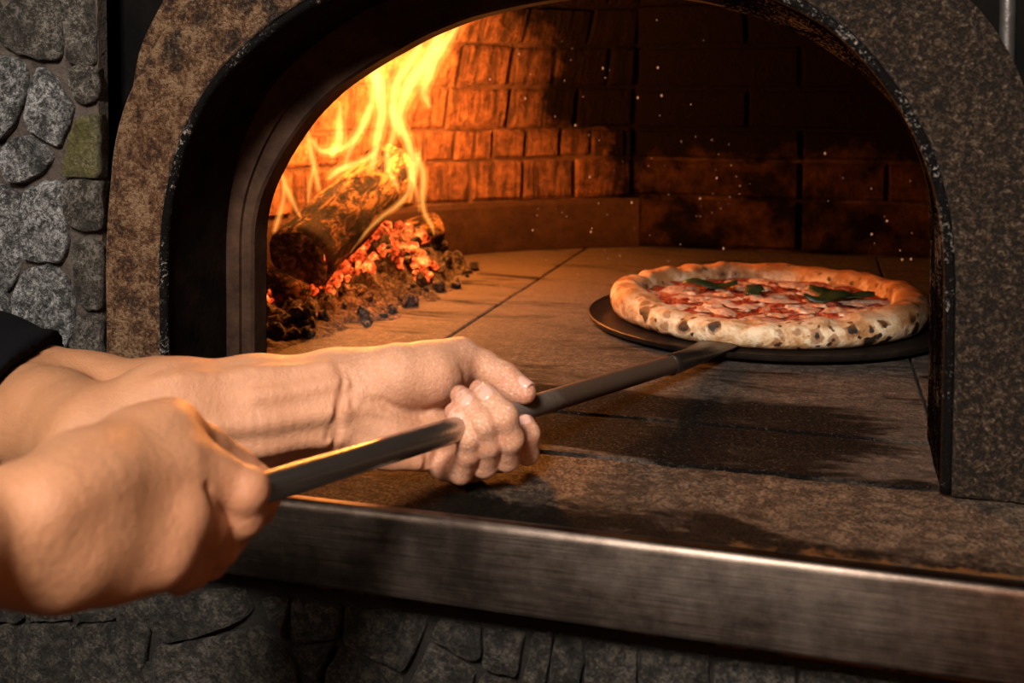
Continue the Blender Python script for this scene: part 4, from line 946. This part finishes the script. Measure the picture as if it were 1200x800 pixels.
LCREASE = [([(-0.2622, 0.5477, 0.0743, 0.00115), (-0.2612, 0.5475, 0.0641, 0.00134), (-0.2622, 0.5428, 0.0535, 0.00134), (-0.2652, 0.5433, 0.0403, 0.00134), (-0.2708, 0.5490, 0.0261, 0.00115)], .0007), ([(-0.2575, 0.5490, 0.0719, 0.00096), (-0.2568, 0.5507, 0.0616, 0.00115), (-0.2582, 0.5478, 0.0504, 0.00096)], .0004), ([(-0.2694, 0.5420, 0.0384, 0.00115), (-0.2622, 0.5428, 0.0535, 0.00134), (-0.2511, 0.5465, 0.0632, 0.00096)], .0004),
           ([(-0.2531, 0.5553, 0.0507, 0.00134), (-0.2427, 0.5583, 0.0507, 0.00210), (-0.2294, 0.5619, 0.0438, 0.00248), (-0.2168, 0.5704, 0.0404, 0.00229), (-0.2080, 0.5781, 0.0430, 0.00153)], .0016), ([(-0.2076, 0.5892, 0.0655, 0.00153), (-0.2053, 0.5935, 0.0574, 0.00191), (-0.2077, 0.5924, 0.0492, 0.00153)], .0011), ([(-0.2509, 0.5516, 0.0440, 0.00115), (-0.2367, 0.5565, 0.0378, 0.00153), (-0.2224, 0.5656, 0.0354, 0.00115)], .0007),
           ([(-0.2178, 0.5645, 0.0261, 0.00115), (-0.2158, 0.5646, 0.0163, 0.00153), (-0.2166, 0.5640, 0.0084, 0.00115)], .0010), ([(-0.2097, 0.5668, 0.0236, 0.00115), (-0.2091, 0.5665, 0.0138, 0.00134), (-0.2109, 0.5657, 0.0084, 0.00115)], .0008),
           ([(-0.1822, 0.5967, 0.0665, 0.00115), (-0.1793, 0.5974, 0.0624, 0.00134), (-0.1811, 0.5965, 0.0543, 0.00115)], .0004)]
def onto(f, J, off):                       # lay a line of points on a surface, off = height above it
    P = resample(np.array(J), 12)
    for _ in range(6):
        d0 = f(P[:, :3]); G = np.stack([f(P[:, :3] + 1e-4 * np.eye(3)[q]) - d0 for q in range(3)], 1) / 1e-4
        P[:, :3] -= .8 * (d0 - (off if np.ndim(off) else off))[:, None] * G / np.maximum((G * G).sum(1), .3)[:, None]
    return P
def left_bulk(P):
    A = LA
    d = chain(P, A['fore'], .012)
    d = smin(d, smin(chain(P, A['upper'], .012), chain(P, A['link'], .012), .010), .006)
    pl = smin(chain(P, A['palm1'], .008), chain(P, A['palm2'], .008), .014); pl = smin(pl, chain(P, A['palm3'], .008), .014)
    pl = smin(pl, chain(P, A['hypo'], .006), .008)
    d = smin(d, pl, .014)
    th = smin(chain(P, A['thenar'], .008), chain(P, A['thumb1'], .006), .008)
    th2 = smin(chain(P, A['thumb2'], .004), chain(P, A['thumb3'], .004), .004)
    return smin(d, smin(th, th2, .004), .005)
LV = [(onto(left_bulk, J, h - J[0][3]), h) for J, h in LVEIN]
LC = [(onto(left_bulk, J, np.interp(np.linspace(0, 1, 12), [0, .3, .7, 1], [J[0][3] + .0004, J[1][3] - h, J[1][3] - h, J[-1][3] + .0004])), h) for J, h in LCREASE]
def left_arm(P):
    A = LA; d = left_bulk(P)
    for V_, _ in LV: d = smin(d, chain(P, V_, .001), .008)
    for V_, _ in LC: d = smax(d, -chain(P, V_, .001), .0030)
    pr = None
    for J in A['prox']: q = chain(P, J, .004); pr = q if pr is None else smin(pr, q, .0012)
    d = smin(d, pr, .005)
    ds = None
    for J in A['dist']: q = chain(P, J, .003); ds = q if ds is None else smin(ds, q, .0006)
    return smin(d, ds, .0010)
# ---- right arm: fist seen from the back of the hand
RA = dict(
 fore=[(-0.3002, 0.1995, 0.0803, 0.03196), (-0.2824, 0.2342, 0.0830, 0.02914), (-0.2779, 0.2696, 0.0776, 0.02021), (-0.2740, 0.3067, 0.0715, 0.01692)],
 palm=[[(-0.2795, 0.3130, 0.0715, 0.01410), (-0.2778, 0.3432, 0.0774, 0.01673), (-0.2730, 0.3742, 0.0821, 0.01410), (-0.2663, 0.3861, 0.0844, 0.01269)], [(-0.2761, 0.3091, 0.0719, 0.01457), (-0.2695, 0.3375, 0.0710, 0.01645), (-0.2625, 0.3650, 0.0719, 0.01410), (-0.2517, 0.3751, 0.0734, 0.01222)], [(-0.2740, 0.3067, 0.0712, 0.01457), (-0.2649, 0.3268, 0.0651, 0.01645), (-0.2564, 0.3506, 0.0606, 0.01410), (-0.2442, 0.3601, 0.0611, 0.01175)], [(-0.2740, 0.3066, 0.0694, 0.01363), (-0.2641, 0.3208, 0.0587, 0.01598), (-0.2555, 0.3387, 0.0505, 0.01363), (-0.2449, 0.3495, 0.0482, 0.01128)]],
 mass=[(-0.2698, 0.3061, 0.0723, 0.01222), (-0.2675, 0.3301, 0.0687, 0.01880), (-0.2644, 0.3563, 0.0644, 0.01645), (-0.2582, 0.3738, 0.0650, 0.01316)],
 heel=[(-0.2755, 0.3283, 0.0587, 0.01410), (-0.2772, 0.3516, 0.0440, 0.01692), (-0.2695, 0.3683, 0.0378, 0.01222)],
 prox=[[(-0.2663, 0.3861, 0.0844, 0.01128), (-0.2592, 0.4033, 0.0725, 0.00884), (-0.2519, 0.4185, 0.0584, 0.00884)], [(-0.2517, 0.3751, 0.0734, 0.01109), (-0.2410, 0.3810, 0.0692, 0.00940), (-0.2303, 0.3877, 0.0618, 0.01015)], [(-0.2442, 0.3601, 0.0611, 0.01053), (-0.2417, 0.3740, 0.0496, 0.00893), (-0.2430, 0.3887, 0.0361, 0.00846)], [(-0.2449, 0.3495, 0.0482, 0.00987), (-0.2448, 0.3628, 0.0384, 0.00827), (-0.2477, 0.3754, 0.0311, 0.00752)]],
 dist=[[(-0.2519, 0.4185, 0.0584, 0.00865), (-0.2451, 0.4231, 0.0501, 0.00771), (-0.2444, 0.4278, 0.0424, 0.00714), (-0.2494, 0.4357, 0.0321, 0.00602)], [(-0.2303, 0.3877, 0.0618, 0.00996), (-0.2328, 0.3904, 0.0499, 0.00865), (-0.2433, 0.3946, 0.0381, 0.00808), (-0.2567, 0.4011, 0.0293, 0.00696)], [(-0.2430, 0.3887, 0.0361, 0.00827), (-0.2513, 0.3937, 0.0270, 0.00752), (-0.2629, 0.3998, 0.0206, 0.00677)], [(-0.2477, 0.3754, 0.0311, 0.00733), (-0.2578, 0.3819, 0.0240, 0.00658), (-0.2682, 0.3885, 0.0211, 0.00620)]],
 thumb=[(-0.2905, 0.3485, 0.0610, 0.01598), (-0.2951, 0.3861, 0.0554, 0.01316), (-0.2910, 0.4238, 0.0381, 0.01034), (-0.2805, 0.4431, 0.0299, 0.00893)],
)
RTEND = [[(-0.2645, 0.3131, 0.0854, 0.00207), (-0.2633, 0.3450, 0.0890, 0.00226), (-0.2567, 0.3746, 0.0928, 0.00282)], [(-0.2598, 0.3074, 0.0803, 0.00188), (-0.2558, 0.3399, 0.0798, 0.00207), (-0.2447, 0.3648, 0.0808, 0.00282)], [(-0.2555, 0.3063, 0.0720, 0.00169), (-0.2496, 0.3363, 0.0684, 0.00188), (-0.2378, 0.3496, 0.0685, 0.00263)]]
def right_bulk(P):
    A = RA; d = chain(P, A['fore'], .012)
    for J in A['palm']: d = smin(d, chain(P, J, .008), .018)
    d = smin(d, chain(P, A['mass'], .01), .012)
    return smin(d, chain(P, A['heel'], .008), .014)
RC = onto(right_bulk, [(-0.2350, 0.3652, 0.0699, 0.00150), (-0.2368, 0.3643, 0.0637, 0.00207), (-0.2374, 0.3638, 0.0559, 0.00207), (-0.2393, 0.3629, 0.0487, 0.00150)], np.full(12, .0006))
RT = [onto(right_bulk, [(*q[:3], q[3] * 1.5) for q in J], .0004 - J[0][3] * 1.5) for J in RTEND[:2]]
def right_arm(P):
    A = RA; d = right_bulk(P)
    for V_ in RT: d = smin(d, chain(P, V_, .002), .018)
    d = smax(d, -chain(P, RC, .001), .004)
    d = smin(d, chain(P, A['thumb'], .006), .006)
    pr = None
    for J in A['prox']: q = chain(P, J, .005); pr = q if pr is None else smin(pr, q, .0022)
    d = smin(d, pr, .008)
    ds = None
    for J in A['dist']: q = chain(P, J, .004); ds = q if ds is None else smin(ds, q, .0012)
    return smin(d, ds, .0020)
# ---- shoulders joining the two arms, inside the shirt and outside the frame
def xyz(J, i): return np.array(J[i][:3])
LS = xyz(LA['upper'], -1); RE = xyz(RA['fore'], 0)
SHL = np.array([-.86, .44, .20, .050]); SHR = np.array([-.80, .10, .20, .050]); CH = np.array([-.88, .27, .16, .085])
def girdle(P):
    a = chain(P, [(*LS, .045), (-.72, .52, .06, .048), SHL], .02); b = chain(P, [(*RE, .034), (-.52, .10, .02, .040), (-.66, .06, .08, .046), SHR], .02)
    c = chain(P, [SHL, CH, SHR], .05); t = seg(P, (*CH[:3], .10), (-.88, .27, -.05, .12))
    return smin(smin(a, b, .02), smin(c, t, .08), .05)
VL, IL = surface(left_arm, (-.72, .36, -.08), (-.13, .76, .12), .0014)
VR, IR = surface(right_arm, (-.50, .12, -.06), (-.17, .56, .14), .0016)
VG, IG = surface(girdle, (-1.05, -.05, -.25), (-.34, .62, .32), .008)
allV = np.concatenate([VL, VR, VG]); allI = np.concatenate([IL, IR + len(VL), IG + len(VL) + len(VR)])
me = bpy.data.meshes.new('person'); me.from_pydata(allV.tolist(), [], allI.tolist())
me.polygons.foreach_set('use_smooth', np.ones(len(me.polygons), bool))
tint = np.zeros((len(allV), 4)); tint[:, 3] = 1
def tint_near(pts, rad, ch, amt):  # soft spots of knuckle redness and flour in the tint
    for p in pts:
        q = np.linalg.norm(allV - np.array(p[:3]), axis=1); tint[:, ch] = np.maximum(tint[:, ch], amt * np.clip(1 - q / rad, 0, 1))
tint_near([J[-1] for J in LA['dist']] + [LA['thumb3'][-1], LA['thumb3'][1]], .020, 0, 1.)
tint_near([J[1] for J in LA['dist']] + [LA['thumb1'][1]] + LA['thenar'][1:3] + LA['hypo'][1:], .022, 0, .55)
tint_near([J[0] for J in RA['prox']] + [J[0] for J in RA['dist']], .024, 0, .55)
tint_near([J[k] for J in LA['dist'] for k in range(len(J))] + list(LA['thumb2']) + list(LA['thumb3']) + LA['thenar'] + LA['palm1'][1:], .030, 1, .85)
isR = np.arange(len(allV)) >= len(VL)
tint[isR, 2] = .7
q = np.clip((-.27 - allV[:, 0]) / .11, 0, 1); tint[~isR, 2] = q[~isR] * .95  # darkens towards the elbow, putting the forearm's shade into its colour
ca = me.color_attributes.new('tint', 'FLOAT_COLOR', 'POINT'); ca.data.foreach_set('color', tint.ravel())
person = link('person', me, SKIN)
tag(person, 'person in a black shirt reaching in from the left, both hands gripping the peel handle', 'person')
# fingernails
def nail(J, k, width, length, toward, start=.25):
    a, b = np.array(J[-2]), np.array(J[-1]); ax = b[:3] - a[:3]; L = np.linalg.norm(ax); ax /= L
    dz = np.array(toward, float) - a[:3]; dz -= ax * (dz @ ax); dz /= np.linalg.norm(dz); sx = np.cross(ax, dz)
    V = []; nu, nv = 9, 9
    for i in range(nv):
        v = i / (nv - 1); s = L * start + length * v; c = a[:3] + ax * s; r = a[3] + (b[3] - a[3]) * min(1.0, s / L)
        over = max(0, s - L); r_ = math.sqrt(max(b[3] ** 2 - over ** 2 * .8, 1e-8)) if over > 0 else r
        wv = width * min(1., .50 + 1.6 * v) * (1 - .9 * max(0, v - .82))
        for j in range(nu):
            u_ = j / (nu - 1) * 2 - 1; th = u_ * wv
            lift = .0013 - .0013 * abs(u_) ** 4 - .0006 * max(0, .25 - v) / .25
            V.append(c + (sx * math.sin(th) + dz * math.cos(th)) * (r_ + lift))
    n = len(V); V2 = V + [p - dz * .0008 for p in V]
    F = grid_faces(nv, nu); F2 = F + [tuple(i + n for i in f[::-1]) for f in F]
    bd = [j for j in range(nu)] + [i * nu + nu - 1 for i in range(1, nv)] + [(nv - 1) * nu + j for j in range(nu - 2, -1, -1)] + [i * nu for i in range(nv - 2, 0, -1)]
    F2 += [(x, y, y + n, x + n) for x, y in zip(bd, bd[1:] + bd[:1])]
    return mk('fingernail', V2, F2, NAIL, person)
EYE = np.array([0.0, 0.0, .30])
for J, wd, ln in (([(-0.1896, 0.5565, 0.0415, 0.00668), (-0.1983, 0.5612, 0.0467, 0.00602)], .95, .0095), ([(-0.1863, 0.5603, 0.0490, 0.00688), (-0.1970, 0.5679, 0.0548, 0.00630)], .95, .0112), ([(-0.1759, 0.5660, 0.0511, 0.00764), (-0.1874, 0.5748, 0.0566, 0.00668)], .95, .0125), ([(-0.1649, 0.5970, 0.0278, 0.00649), (-0.1677, 0.6013, 0.0309, 0.00573)], .85, .0075)):
    nail(J, 0, wd, ln, EYE, .05)
nail(LA['thumb3'], 0, .85, .0100, (-0.1561, 0.6051, 0.0910), .05)
# black shirt: sleeves and shoulders
hemL = np.array((-0.4824, 0.5440, 0.0458)); hn = np.array((-0.5259, 0.5323, 0.0683)) - hemL; hn /= np.linalg.norm(hn)
def shirt(P):
    up = [(*a[:3], a[3] + .009) for a in LA['upper'][2:]]
    lk = [(*a[:3], a[3] + .009) for a in LA['link']]
    a = smin(chain(P, up, .012), chain(P, lk, .012), .01)
    o = smin(a, girdle(P) - .008, .02)
    o = o + .0012 * np.sin(P[:, 0] * 120 + P[:, 2] * 150)
    cutL = -((P - hemL) @ hn)
    cutR = .145 - np.linalg.norm(P - RE, axis=1)
    return smax(smax(o, cutL, .003), cutR, .004)
VS, IS = surface(shirt, (-1.06, -.06, -.26), (-.36, .72, .34), .005)
me = bpy.data.meshes.new('shirt'); me.from_pydata(VS.tolist(), [], IS.tolist()); me.polygons.foreach_set('use_smooth', np.ones(len(me.polygons), bool))
tag(link('shirt', me, CLOTH, person), 'black short-sleeved shirt')
